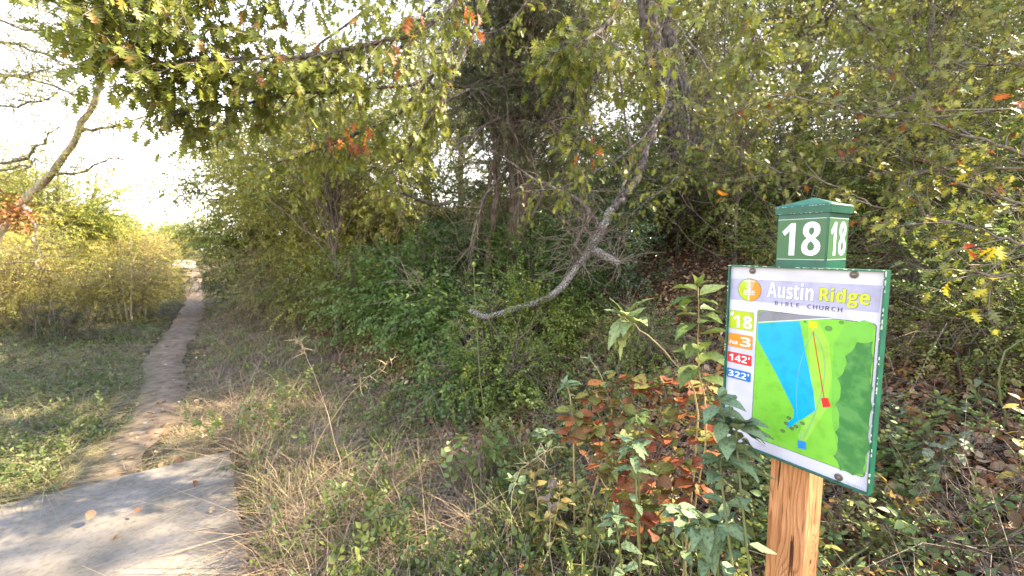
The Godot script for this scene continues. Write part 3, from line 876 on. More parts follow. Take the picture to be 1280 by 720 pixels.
# ---------------------------------------------------------------- ground, trail, pad
func ground() -> void:
	var g := Geo.new()
	var n := 112
	var xs := PackedFloat32Array()
	for k in range(-n, n + 1):
		xs.append(1.8 * sinh(6.0 * k / n))
	var m := xs.size()
	var patch := noise(0.5, 91, 3)
	for a in m:
		for b in m:
			var x := xs[a] - 1.0
			var z := xs[b] - 2.5
			g.v.append(Vector3(x, land(x, z), z))
			var s := side(x, z)
			var k := patch.get_noise_2d(x, z) * 0.8
			var col := Color(0.085, 0.068, 0.042).lerp(Color(0.1, 0.095, 0.045), clampf(0.5 + k, 0, 1))
			col = col.lerp(Color(0.2, 0.16, 0.1), smoothstep(0.1, 0.5, s))
			col = col.lerp(Color(0.13, 0.08, 0.045), smoothstep(1.7, 2.7, s + k))
			col = col.lerp(Color(0.26, 0.21, 0.11), smoothstep(2.5, 5.0, -s + k))
			g.c.append(col)
	for a in m - 1:
		for b in m - 1:
			var q := a * m + b
			g.i.append_array([q, q + m, q + 1, q + 1, q + m, q + m + 1])
	tag(part("ground", g.mesh(), M.soil), "wooded ground rising to a leaf littered bank on the right", "", "", "structure")
	# the trail
	var mid := [Vector2(-2.771, -2.370), Vector2(-2.954, -2.800), Vector2(-3.114, -3.290), Vector2(-3.416, -3.920), Vector2(-4.075, -4.770), Vector2(-5.285, -6.330), Vector2(-7.287, -9.310), Vector2(-9.996, -13.150), Vector2(-13.923, -18.230), Vector2(-19.688, -25.900), Vector2(-27.683, -36.200)]
	var wide := [0.95, 0.68, 0.53, 0.46, 0.45, 0.5, 0.6, 0.55, 0.65, 0.8, 0.9]
	var edge := noise(1.6, 93, 3)
	g = Geo.new()
	var steps := 12
	var rows := 0
	var prev := Vector2.ZERO
	for k in mid.size() - 1:
		for j in steps:
			var t := float(j) / steps
			var p: Vector2 = mid[k].cubic_interpolate(mid[k + 1], mid[maxi(k - 1, 0)], mid[mini(k + 2, mid.size() - 1)], t)
			var w: float = lerpf(wide[k], wide[k + 1], t)
			var d: Vector2 = (mid[k + 1] - mid[k]).normalized() if rows == 0 else (p - prev).normalized()
			prev = p
			var sd := Vector2(-d.y, d.x)
			for c in 9:
				var f := (c - 4) / 4.0
				var q := p + sd * f * w * 0.58 * (1.0 + 0.35 * edge.get_noise_2d(p.x * 0.7 + signf(f) * 9.0, p.y * 0.7))
				g.v.append(Vector3(q.x, land(q.x, q.y) + 0.03 - 0.06 * pow(absf(f), 3.0) - 0.008 * (1.0 - f * f), q.y))
				g.c.append(Color.WHITE)
			rows += 1
	for k in rows - 1:
		for c in 8:
			var q := k * 9 + c
			g.i.append_array([q, q + 1, q + 9, q + 1, q + 10, q + 9])
	tag(part("dirt_path", g.mesh(), M.dirt), "narrow trodden dirt trail running into the distance", "", "", "structure")
	# concrete tee pad
	var C := Vector2(-2.14, -3.05)
	var e1 := Vector2(0.6, 0.8).normalized()
	var e2 := Vector2(-e1.y, e1.x)
	g = Geo.new()
	var outline := []
	var wob := noise(1.1, 95, 3)
	for q in [[0.0, 0.0, 1.0, 0.0, 40], [1.0, 0.0, 1.0, 1.0, 24], [1.0, 1.0, 0.0, 1.0, 40], [0.0, 1.0, 0.0, 0.0, 24]]:
		for k in int(q[4]):
			var f: float = float(k) / q[4]
			var p := C + e1 * 3.4 * lerpf(q[0], q[2], f) + e2 * 1.9 * lerpf(q[1], q[3], f)
			outline.append(p + Vector2(wob.get_noise_2d(p.x * 9, p.y * 9), wob.get_noise_2d(p.y * 9, p.x * 9)) * 0.005)
	var cen := C + e1 * 1.7 + e2 * 0.95
	var lo := []; var hi := []; var inn := []
	for p in outline:
		lo.append(Vector3(p.x, -0.12, p.y))
		hi.append(Vector3(p.x, 0.037, p.y))
		var w: Vector2 = p + (cen - p).normalized() * 0.012
		inn.append(Vector3(w.x, 0.046, w.y))
	lo.reverse(); hi.reverse(); inn.reverse()
	for k in lo.size():
		var j := (k + 1) % lo.size()
		g.quad(lo[k], lo[j], hi[j], hi[k])
		g.quad(hi[k], hi[j], inn[j], inn[k])
	var pv := PackedVector2Array()
	for p in inn: pv.append(Vector2(p.x, p.z))
	var tri := Geometry2D.triangulate_polygon(pv)
	var q0 := g.v.size()
	for p in inn:
		g.v.append(p); g.c.append(Color.WHITE)
	for k in range(0, tri.size(), 3):
		var a := pv[tri[k]]; var b := pv[tri[k + 1]]; var d := pv[tri[k + 2]]
		if (d - a).cross(b - a) < 0.0: g.i.append_array([q0 + tri[k], q0 + tri[k + 1], q0 + tri[k + 2]])
		else: g.i.append_array([q0 + tri[k], q0 + tri[k + 2], q0 + tri[k + 1]])
	var con := rough_surface(noise(0.008, 97, 6), [lin(0.165, 0.145, 0.114), lin(0.19, 0.167, 0.133), lin(0.215, 0.19, 0.153)], [0.28, 0.5, 0.72], 0.55, 0.22, 0.9)
	con.detail_enabled = true
	con.detail_blend_mode = BaseMaterial3D.BLEND_MODE_MUL
	con.detail_albedo = tex(noise(0.09, 98, 4), [Color(0.9, 0.89, 0.87), Color(1, 1, 1), Color(1, 1, 1)], [0.2, 0.5, 0.8])
	con.heightmap_texture = tex(noise(0.12, 99, 4), [], [])
	con.uv1_world_triplanar = true
	part("tee_pad", flatmesh(g), con).set_meta("label", "pale grey concrete tee pad slab at the start of the trail")
	get_node("tee_pad").set_meta("category", "tee pad")


func pad_in(x: float, z: float, grow := 0.0) -> bool:
	var d := Vector2(x + 2.14, z + 3.05)
	var a := d.dot(Vector2(0.6, 0.8)); var b := d.dot(Vector2(-0.8, 0.6))
	return a > -grow and a < 3.4 + grow and b > -grow and b < 1.9 + grow
func spot(a0: float, a1: float, d0: float, d1: float) -> Vector2:   # somewhere on the ground, thinning out with distance
	var a := deg_to_rad(u(a0, a1))
	var d := d0 * pow(d1 / d0, R.randf())
	return Vector2(sin(a) * d, -cos(a) * d)
func ground_cover() -> void:
	var patch := noise(0.55, 101, 3)
	var tufts := [grass_tuft(12, 0.24, 0.0022, 1.4, 0.4), grass_tuft(11, 0.3, 0.002, 2.4, 0.4), grass_tuft(6, 0.4, 0.002, 0.9, 0.3)]
	var green_tuft := grass_tuft(9, 0.26, 0.004, 0.7, 0.2)
	var dry := [Many.new(), Many.new(), Many.new()]
	var lush := Many.new()
	for k in 44000:
		var p := spot(-66, 40, 1.1, 30.0)
		var s := side(p.x, p.y)
		var d := p.length()
		var nz := patch.get_noise_2d(p.x, p.y)
		if s < (0.34 if d > 3.9 else -0.02) + nz * 0.25 or s > 3.2 + nz or pad_in(p.x, p.y, 0.09) or R.randf() < smoothstep(1.2, 2.3, s + nz * 0.7) * 0.97: continue
		var near := smoothstep(0.25, 0.8, s)
		var g := Transform3D(Basis(Vector3.UP, u(0, TAU)).rotated(ball(), u(0, 0.35)).scaled(Vector3(1, u(0.35, 0.9) * lerpf(0.45, 1.0, near), 1) * u(0.6, 1.2) * (1.0 + d * 0.02)), on(p.x, p.y, -0.01))
		if R.randf() < 0.24 + nz * 0.4:
			lush.add(g, tint(Color(0.13, 0.16, 0.045), Color(0.22, 0.21, 0.07)))
		else:
			dry[R.randi() % 3].add(g, tint(Color(0.38, 0.285, 0.165), Color(0.17, 0.12, 0.08), 0.3))
	for k in 3: tag(many("dry_grass", tufts[k], M.grass, dry[k]), "matted dry tan grass between the trail and the thicket")
	tag(many("green_grass", green_tuft, M.grass, lush), "green grass tufts among the dry grass")
	var among := [Many.new(), Many.new(), Many.new()]
	for k in 12000:
		var p := spot(-60, 32, 1.5, 16.0)
		var s := side(p.x, p.y)
		if s < 0.38 or s > 3.4 or pad_in(p.x, p.y, 0.05) or patch.get_noise_2d(p.x * 1.7 - 30, p.y * 1.7) < u(-0.25, 0.25): continue
		among[R.randi() % 3].add(Transform3D(along(Vector3(u(-.9, .9), u(0.2, 1.1), u(-.9, .9)), u(0, TAU)).scaled(Vector3.ONE * u(0.3, 0.65)), on(p.x, p.y, u(0.02, 0.2))), tint(Color(0.1, 0.15, 0.05), Color(0.2, 0.23, 0.06)))
	for k in 3: tag(many("grass_herbs", SP[["broad0", "small1", "broad2"][k]], M.leaf, among[k]), "green herbs growing up through the dry grass")
	# left of the trail: low green herbs, short grass
	var herb := [Many.new(), Many.new(), Many.new()]
	var short := Many.new()
	for k in 38000:
		var p := spot(-80, -26, 2.3, 26.0)
		var s := side(p.x, p.y)
		var nz := patch.get_noise_2d(p.x, p.y)
		if s > -0.3 + nz * 0.3 or pad_in(p.x, p.y, 0.06): continue
		var d := p.length()
		var far := smoothstep(2.0, 5.5, -s)
		if R.randf() < 0.56 + nz * 0.8 - far * 0.3:
			herb[R.randi() % 3].add(Transform3D(along(Vector3(u(-.9, .9), 0.55, u(-.9, .9)), u(0, TAU)).scaled(Vector3.ONE * u(0.2, 0.5)), on(p.x, p.y, u(0.0, 0.08))), tint(Color(0.085, 0.125, 0.04), Color(0.16, 0.18, 0.06)).lerp(Color(0.27, 0.27, 0.07), far * R.randf()))
		else:
			short.add(Transform3D(Basis(Vector3.UP, u(0, TAU)).scaled(Vector3.ONE * u(0.4, 0.9)), on(p.x, p.y, -0.01)), tint(Color(0.11, 0.13, 0.045), Color(0.3, 0.23, 0.125), 0.25))
	for k in 3: tag(many("ground_herbs", SP["broad%d" % k], M.leaf, herb[k]), "low green herbs left of the trail")
	tag(many("short_grass", tufts[1], M.grass, short), "short mixed grass left of the trail")
	# rough yellow green weeds further left, and litter and tufts over the trail's edges
	var brush := [Many.new(), Many.new(), Many.new()]
	for k in 9000:
		var p := spot(-75, -27, 5.0, 24.0)
		var s := side(p.x, p.y)
		if s > -2.9 or patch.get_noise_2d(p.x * 0.8, p.y * 0.8) < u(-0.5, 0.3) - 0.35 * smoothstep(2.0, 6.0, -s): continue
		var h := u(0.02, 0.2) + 0.35 * smoothstep(1.5, 6.0, -s) * R.randf()
		brush[R.randi() % 3].add(Transform3D(along(Vector3(u(-.6, .6), 1.0, u(-.6, .6)), u(0, TAU)).scaled(Vector3.ONE * u(0.5, 1.0)), on(p.x, p.y, h)), tint(Color(0.2, 0.22, 0.06), Color(0.42, 0.35, 0.12)))
	for k in 3: tag(many("tall_weeds", SP[["airy0", "small1", "airy2"][k]], M.leaf, brush[k]), "rough yellow green weeds beyond the low herbs on the left")
	var verge := Many.new()
	for k in 9000:
		var p := spot(-62, -22, 2.4, 18.0)
		var s := absf(side(p.x, p.y))
		if s < u(0.05, 0.34) or s > 0.6 or pad_in(p.x, p.y): continue
		verge.add(Transform3D(Basis(Vector3.UP, u(0, TAU)).scaled(Vector3(1, u(0.3, 0.8), 1) * u(0.3, 0.7)), on(p.x, p.y, 0.005)), tint(Color(0.4, 0.31, 0.17), Color(0.16, 0.17, 0.06), 0.25))
	tag(many("verge_grass", tufts[0], M.grass, verge), "short grass fringing the dirt trail")
	var pebbles := Many.new()
	for k in 160:
		var p := spot(-62, -22, 2.4, 14.0)
		if absf(side(p.x, p.y)) > 0.4 or pad_in(p.x, p.y): continue
		pebbles.add(Transform3D(Basis(ball(), u(0, TAU)).scaled(Vector3(1, 0.6, 0.8) * u(0.006, 0.022)), on(p.x, p.y, 0.02)), tint(Color(0.3, 0.26, 0.2), Color(0.45, 0.4, 0.34)))
	var ball_mesh := SphereMesh.new()
	ball_mesh.radius = 1.0; ball_mesh.height = 2.0; ball_mesh.radial_segments = 7; ball_mesh.rings = 4
	tag(many("pebbles", ball_mesh, M.litter, pebbles), "small pebbles lying on the dirt trail")
	# leaf litter on the bank, thinner elsewhere
	var kinds := [curled_leaf(SMALL, 0.5, 0.4), curled_leaf(OVATE, 0.25, 0.5), curled_leaf(OAK, 0.3, 0.35), curled_leaf(ROUND, 0.4, -0.5)]
	var fall := [Many.new(), Many.new(), Many.new(), Many.new()]
	var tones := [Color(0.36, 0.2, 0.09), Color(0.2, 0.09, 0.035), Color(0.3, 0.11, 0.035), Color(0.4, 0.27, 0.14), Color(0.13, 0.07, 0.035), Color(0.46, 0.34, 0.2)]
	for k in 110000:
		var p := spot(-50, 75, 0.7, 16.0)
		var s := side(p.x, p.y)
		var nz := patch.get_noise_2d(p.x * 2.0, p.y * 2.0)
		if pad_in(p.x, p.y, -0.02): 
			if R.randf() < 0.997: continue
		elif R.randf() > smoothstep(1.1, 2.2, s + nz * 0.5) * 0.97 + 0.07: continue
		var up := upright(p.x, p.y)
		var b := along(Vector3(u(-1, 1), 0, u(-1, 1)), u(-0.7, 0.7)).scaled(Vector3.ONE * u(0.025, 0.062))
		b = Basis(Quaternion(Vector3.UP, up)) * b
		var c: Color = pick(tones)
		fall[[0, 0, 1, 1, 2, 3][R.randi() % 6]].add(Transform3D(b, on(p.x, p.y, u(0.004, 0.04) + (0.05 if pad_in(p.x, p.y) else 0.0))), tint(c, pick(tones), 0.25))
	for k in 4: tag(many("leaf_litter", kinds[k], M.litter, fall[k]), "fallen brown leaves lying over the bank")
	var sticks := Many.new()
	for k in 1700:
		var p := spot(-10, 70, 1.0, 12.0)
		if side(p.x, p.y) < 1.7: continue
		sticks.add(Transform3D(along(Vector3(u(-1, 1), u(-.1, .35), u(-1, 1)), u(0, TAU)).scaled(Vector3.ONE * u(0.35, 1.1)), on(p.x, p.y, 0.03)), Color.WHITE)
	tag(many("fallen_twigs", SP.tangle1, M.dead, sticks), "fallen grey twigs on the bank")
	# low plants scattered over the bank
	var fill := [Many.new(), Many.new(), Many.new()]
	for k in 1300:   # small leafy growth round the red shrub and the post
		var p := spot(-4, 46, 1.2, 4.6)
		var s := side(p.x, p.y)
		if s < 1.45 + u(-0.2, 0.4) or patch.get_noise_2d(p.x * 2.3 + 20, p.y * 2.3) < u(-0.3, 0.25): continue
		var hue := tint(Color(0.15, 0.19, 0.06), Color(0.26, 0.26, 0.07))
		if R.randf() < 0.16: hue = tint(Color(0.33, 0.27, 0.08), Color(0.3, 0.15, 0.06))
		var h := u(0.03, 0.22)
		for j in 2:
			fill[R.randi() % 3].add(Transform3D(along(Vector3(u(-1, 1), u(0.2, 1.2), u(-1, 1)), u(-0.6, 0.6)).scaled(Vector3.ONE * u(0.28, 0.6)), on(p.x, p.y, h * (j + 1) / 2.0)), hue)
	for k in 3: tag(many("undergrowth", SP[["broad0", "small1", "broad2"][k]], M.leaf, fill[k]), "small leafy undergrowth round the red shrub and the post")
	var low := [Many.new(), Many.new(), Many.new()]
	for k in 1300:
		var p := spot(-32, 70, 1.9, 16.0)
		var s := side(p.x, p.y)
		if s < 1.9 + u(-0.3, 0.6) or patch.get_noise_2d(p.x * 1.3 + 50, p.y * 1.3) < -0.08: continue
		var h := u(0.05, 0.3)
		var hue := tint(Color(0.12, 0.19, 0.06), Color(0.21, 0.27, 0.09))
		if R.randf() < 0.1: hue = tint(Color(0.3, 0.26, 0.06), Color(0.3, 0.14, 0.05))
		for j in 4:
			low[R.randi() % 3].add(Transform3D(along(Vector3(u(-1, 1), u(0.1, 1.2), u(-1, 1)), u(-0.6, 0.6)).scaled(Vector3.ONE * u(0.35, 0.75)), on(p.x, p.y, h * j / 4.0)), hue)
	for k in 3: tag(many("low_plants", SP["broad%d" % k], M.leaf, low[k]), "scattered low green plants on the bank")


func _ready() -> void:
	R.seed = 20181
	# camera
	var cam := Camera3D.new()
	cam.name = "camera"
	add_child(cam)
	cam.position = Vector3(0, EYE, 0)
	cam.rotation.x = deg_to_rad(-5.08)
	var att := CameraAttributesPhysical.new()
	att.frustum_focal_length = 17.43
	att.frustum_near = 0.05
	att.frustum_far = 2000.0
	att.frustum_focus_distance = 1.45
	att.exposure_aperture = 4.0
	cam.attributes = att
	cam.near = 0.05
	cam.far = 2000.0
	cam.fov = 69.05
	cam.current = true
	# sky and exposure
	var env := Environment.new()
	env.background_mode = Environment.BG_SKY
	var sky := ProceduralSkyMaterial.new()
	sky.sky_top_color = Color(0.42, 0.5, 0.66)
	sky.sky_horizon_color = Color(0.97, 0.94, 0.89)
	sky.sky_curve = 0.3
	sky.sky_energy_multiplier = 1.0
	sky.ground_bottom_color = Color(0.2, 0.18, 0.14)
	sky.ground_horizon_color = Color(0.6, 0.6, 0.58)
	sky.sun_angle_max = 30.0
	env.sky = Sky.new()
	env.sky.sky_material = sky
	env.background_energy_multiplier = 1.3
	env.tonemap_mode = Environment.TONE_MAPPER_LINEAR
	env.tonemap_exposure = 6.4
	env.sdfgi_enabled = true
	env.ssao_enabled = true
	env.ssil_enabled = true
	var we := WorldEnvironment.new()
	we.name = "environment"
	we.environment = env
	add_child(we)
	# the sun: high on the right, a little in front of the camera
	var sun := DirectionalLight3D.new()
	sun.name = "sun"
	add_child(sun)
	sun.light_energy = 1.6
	sun.light_color = Color(1.0, 0.93, 0.82)
	sun.light_angular_distance = 0.5
	sun.shadow_enabled = true
	var az := deg_to_rad(80.0)
	var el := deg_to_rad(42.0)
	var towards := Vector3(sin(az) * cos(el), sin(el), -cos(az) * cos(el))
	sun.look_at_from_position(towards * 50.0, Vector3.ZERO, Vector3.UP)

	materials()
	sprays()
	ground()
	background_trees()
	left_trees()
	near_trees()
	thicket()
	ground_cover()
	tee_sign()
	near_plants()


const GREEN := Color(0.12, 0.165, 0.03)
const DEEP := Color(0.065, 0.11, 0.028)
const YELLOW := Color(0.32, 0.32, 0.075)
const OLIVE := Color(0.17, 0.2, 0.05)
const RUST := Color(0.28, 0.12, 0.035)

func background_trees() -> void:
	# the wood up the bank
	var kinds := [
		["dense_tree", {"height": 7.5, "crown": Vector3(0, 4.9, 0), "radii": Vector3(2.5, 2.7, 2.5), "clumps": 64, "per": 32, "clump_r": 0.6, "spray": "broad", "scale": 1.1, "a": GREEN, "b": YELLOW, "trunk": 0.13, "limbs": 5, "dead": 30}],
		["oak_tree", {"height": 8.0, "crown": Vector3(0.2, 5.2, 0), "radii": Vector3(2.7, 2.6, 2.7), "clumps": 52, "per": 28, "clump_r": 0.6, "spray": "oak", "scale": 1.0, "a": OLIVE, "b": YELLOW, "trunk": 0.15, "limbs": 6, "dead": 40}],
		["cedar_elm", {"height": 6.5, "crown": Vector3(-0.2, 3.9, 0), "radii": Vector3(2.1, 2.6, 2.1), "clumps": 70, "per": 40, "clump_r": 0.5, "spray": "small", "scale": 1.25, "a": OLIVE, "b": YELLOW, "trunk": 0.09, "limbs": 5, "stems": 2}],
		["tall_oak", {"height": 8.0, "crown": Vector3(0, 6.3, 0), "radii": Vector3(2.8, 1.6, 3.0), "clumps": 50, "per": 22, "clump_r": 0.6, "spray": "oak", "scale": 1.0, "a": OLIVE, "b": YELLOW, "trunk": 0.14, "limbs": 5}],
	]
	var protos := []
	var spots := [
		[0, -2.6, -13.0, 1.0, 0.3, "dense green tree beyond the thicket, left of the dark cedar"],
		[1, 1.2, -11.5, 1.05, 1.0, "oak tree with yellowing leaves standing straight behind the dark cedar trunk"],
		[2, 3.9, -10.5, 1.0, 2.0, "double stemmed small leaved tree behind the twin trunked oak"],
		[0, 6.2, -9.2, 0.95, 4.0, "dense green tree up the bank, seen just above the post cap"],
		[2, 8.2, -8.2, 1.0, 5.2, "double stemmed tree on the bank beyond the tee sign"],
		[1, 11.5, -9.0, 1.0, 0.9, "oak tree high on the bank at the right edge of the wood"],
		[0, -0.6, -18.0, 1.15, 2.4, "tall dense tree far behind the dark cedar"],
		[1, 5.0, -16.0, 1.15, 3.6, "tall oak far up the bank behind the twin trunked oak"],
		[2, 11.0, -13.0, 1.3, 1.5, "tall double stemmed tree far up the bank at the right"],
		[3, 8.8, -5.0, 1.0, 2.6, "tall oak with a high crown up the bank right of the frame"],
		[2, 15.0, -9.0, 1.3, 0.4, "double stemmed tree on top of the bank at far right"],
		[1, -2.6, -22.0, 1.15, 0.2, "big far oak on the bank, seen through the boughs at upper middle"],
		[0, 3.0, -22.0, 1.5, 1.2, "big far dense tree up the bank behind the twin trunks"],
		[0, 9.0, -20.0, 1.5, 2.9, "big far dense tree up the bank above the tee sign"],
		[1, 15.0, -18.0, 1.5, 5.0, "big far oak up the bank toward the right edge"],
		[0, 19.0, -13.0, 1.4, 4.1, "far dense tree at the top of the bank at the right edge"],
	]
	for q in spots:
		var k: int = q[0]
		var at := on(q[1], q[2])
		while protos.size() <= k: protos.append(null)
		if protos[k] == null:
			var o: Dictionary = kinds[k][1].duplicate()
			o.at = at
			protos[k] = tree(kinds[k][0], q[5], "tree", "trees on the wooded bank", o)
			protos[k].transform = Transform3D(Basis(Vector3.UP, q[4]).scaled(Vector3.ONE * q[3]), at)
		else:
			copy(protos[k], at, q[4], q[3], q[5], "trees on the wooded bank")
	# far end of the trail
	var far: Node3D = null
	for q in [[-46.0, -56.0, 1.3, "round far tree in the gap at the end of the trail"], [-50.0, -58.0, 1.2, "far tree left of the round one at the end of the trail"], [-42.0, -54.0, 1.3, "far tree at the right edge of the gap over the trail"], [-55.0, -58.0, 1.7, "far tree behind the yellow bushes on the left"], [-36.5, -50.0, 1.8, "tall far tree right of the trail's end"], [-55.0, -68.0, 1.6, "farthest tree over the trail"], [-62.0, -58.0, 2.2, "far tree at the left behind the leaning dead tree"], [-74.0, -54.0, 2.4, "far tree at the left edge of the view"]]:
		var at := on(q[0], q[1])
		if far == null:
			far = tree("distant_tree", q[3], "tree", "trees at the far end of the trail", {"at": at, "height": 3.4, "crown": Vector3(0, 2.1, 0), "radii": Vector3(2.0, 1.8, 2.0), "clumps": 60, "per": 24, "clump_r": 0.55, "spray": "broad", "scale": 1.5, "a": GREEN, "b": YELLOW, "trunk": 0.12, "limbs": 3})
			far.transform = Transform3D(Basis().scaled(Vector3.ONE * q[2]), at)
		else:
			copy(far, at, u(0, TAU), q[2], q[3], "trees at the far end of the trail")
	# a pale limestone ledge beyond the end of the trail
	var g := Geo.new()
	var n := 16
	var lo := []; var hi := []
	for k in n:
		var an := TAU * k / n
		var r := 1.0 + u(-0.2, 0.2)
		lo.append(Vector3(cos(an) * 1.9 * r, -0.3, sin(an) * 0.9 * r))
		hi.append(Vector3(cos(an) * 1.8 * r, 0.55 + u(-0.15, 0.1), sin(an) * 0.8 * r))
	lo.reverse(); hi.reverse()
	g.prism(lo, hi)
	var pale := rough_surface(noise(0.02, 33, 5), [lin(0.4, 0.38, 0.33), lin(0.62, 0.6, 0.55)], [0.3, 0.7], 0.6, 1.5)
	var ledge := part("limestone_ledge", flatmesh(g), pale)
	ledge.position = Vector3(-27.927, 0, -34.000)
	ledge.position.y = land(ledge.position.x, ledge.position.z) + 0.0
	tag(ledge, "pale low limestone ledge at the far end of the trail", "rock")


func left_trees() -> void:
	# right of the trail
	tree("yellow_green_tree", "yellow green tree right of the trail, darker at its foot", "tree", "", {"at": on(-6.4, -11.2), "height": 5.0, "crown": Vector3(0, 2.8, 0), "radii": Vector3(1.75, 2.5, 1.8), "clumps": 110, "per": 60, "clump_r": 0.45, "spray": "broad", "scale": 0.9, "a": Color(0.14, 0.18, 0.03), "b": Color(0.36, 0.34, 0.075), "trunk": 0.09, "stems": 2})
	tree("elm_tree", "small leaved yellowish tree between the trail trees and the dark cedar", "tree", "", {"at": on(-3.5, -8.6), "height": 4.6, "crown": Vector3(0, 2.7, 0), "radii": Vector3(1.9, 2.1, 1.8), "clumps": 110, "per": 56, "clump_r": 0.45, "spray": "small", "scale": 1.3, "a": Color(0.16, 0.19, 0.04), "b": Color(0.36, 0.34, 0.075), "trunk": 0.08, "stems": 2})
	tree("dry_bush", "beige dried bush standing by the trail at the foot of the trees", "bush", "", {"at": on(-5.6, -9.6), "height": 1.5, "crown": Vector3(0, 0.8, 0), "radii": Vector3(0.8, 0.8, 0.8), "clumps": 40, "per": 24, "clump_r": 0.25, "spray": "airy", "scale": 0.7, "a": Color(0.3, 0.25, 0.14), "b": Color(0.2, 0.2, 0.08), "trunk": 0.02, "stems": 5, "leaf": M.matte_leaf})
	tree("dark_bush", "dark green bush at the right edge of the trail below the yellow green tree", "bush", "", {"at": on(-7.7, -12.0), "height": 1.8, "crown": Vector3(0, 0.95, 0), "radii": Vector3(1.1, 0.9, 1.1), "clumps": 50, "per": 30, "clump_r": 0.35, "spray": "small", "scale": 1.1, "a": DEEP, "b": GREEN, "trunk": 0.03, "stems": 4})
	tree("oak_tree", "low oak with a broad yellowing crown under the boughs, left of the dark cedar", "tree", "", {"at": on(-2.9, -6.9), "height": 4.0, "crown": Vector3(0.1, 2.9, 0), "radii": Vector3(1.6, 1.5, 1.3), "clumps": 70, "per": 22, "clump_r": 0.4, "spray": "oak", "scale": 0.75, "a": Color(0.17, 0.2, 0.04), "b": Color(0.34, 0.32, 0.07), "trunk": 0.06, "limbs": 3})
	var back: Node3D = null
	for q in [[-3.6, -12.0, 1.0, "tall bank shrub behind the low oak"], [-1.2, -10.4, 1.0, "tall bank shrub behind the dark cedar, left of its trunk"], [1.0, -9.6, 1.0, "tall bank shrub right behind the dark cedar's trunk"], [3.2, -9.0, 1.0, "tall bank shrub at the foot of the twin trunks"], [5.4, -8.0, 0.9, "tall bank shrub above the post cap"], [7.0, -6.4, 0.9, "tall bank shrub on the slope at upper right"], [-5.4, -14.0, 1.2, "tall bank shrub beside the trail trees"], [8.6, -9.0, 1.1, "tall bank shrub high on the slope at right"], [2.2, -13.0, 1.2, "tall bank shrub far up the slope in the middle"], [6.0, -12.5, 1.2, "tall bank shrub far up the slope beyond the sign"]]:
		if back == null:
			back = tree("bank_shrub", q[3], "shrub", "tall shrubs up the bank", {"at": on(q[0], q[1]), "height": 2.5, "crown": Vector3(0, 1.4, 0), "radii": Vector3(1.35, 1.2, 1.2), "clumps": 70, "per": 30, "clump_r": 0.4, "spray": "broad", "scale": 0.85, "a": Color(0.12, 0.17, 0.03), "b": Color(0.32, 0.31, 0.08), "trunk": 0.02, "stems": 5})
		else:
			copy(back, on(q[0], q[1]), u(0, TAU), q[2], q[3], "tall shrubs up the bank")
	# left of the trail: sunlit yellow green scrub
	var lime := Color(0.17, 0.23, 0.04)
	var gold := Color(0.44, 0.41, 0.08)
	tree("sunlit_tree", "large sunlit yellow green tree left of the trail", "tree", "", {"at": on(-13.9, -13.0), "height": 4.2, "crown": Vector3(0, 2.4, 0), "radii": Vector3(2.1, 1.95, 2.2), "clumps": 110, "per": 56, "clump_r": 0.5, "spray": "small", "scale": 1.5, "a": lime, "b": gold, "trunk": 0.1, "stems": 2})
	tree("sunlit_tree", "sunlit yellow tree at the left edge behind the leaning dead tree", "tree", "", {"at": on(-17.5, -12.5), "height": 4.8, "crown": Vector3(0, 2.7, 0), "radii": Vector3(2.5, 2.3, 2.4), "clumps": 110, "per": 56, "clump_r": 0.5, "spray": "small", "scale": 1.6, "a": lime, "b": gold, "trunk": 0.1, "stems": 2})
	tree("sunlit_tree", "smaller sunlit tree left of the trail near the far gap", "tree", "", {"at": on(-24.5, -24.0), "height": 4.4, "crown": Vector3(0, 2.3, 0), "radii": Vector3(2.6, 2.0, 2.4), "clumps": 70, "per": 40, "clump_r": 0.55, "spray": "broad", "scale": 1.3, "a": lime, "b": gold, "trunk": 0.1, "stems": 2})
	var tan := Color(0.36, 0.29, 0.13)
	var scrub: Node3D = null
	for q in [[-9.9, -8.4, 0.8, "brown and yellow scrub bush nearest the left edge of the frame"], [-8.5, -9.2, 0.75, "brown and yellow scrub bush below the large sunlit tree"], [-11.8, -13.2, 1.1, "scrub bush beside the trail, left of its bend"], [-12.2, -9.8, 1.15, "tall scrub bush at the far left behind the weeds"], [-14.2, -15.6, 1.25, "scrub bush on the left near the narrowing of the trail"], [-18.5, -20.0, 1.4, "distant scrub bush left of the trail before the ledge"]]:
		if scrub == null:
			scrub = tree("scrub_bush", q[3], "bush", "scrub left of the trail", {"at": on(q[0], q[1]), "height": 1.7, "crown": Vector3(0, 0.95, 0), "radii": Vector3(1.2, 0.95, 1.1), "clumps": 60, "per": 26, "clump_r": 0.32, "spray": "small", "scale": 1.1, "a": tan, "b": gold, "trunk": 0.03, "stems": 6, "wood": M.pale_wood})
		else:
			copy(scrub, on(q[0], q[1]), u(0, TAU), q[2], q[3], "scrub left of the trail")
	# tall dark weeds
	var weed: Node3D = null
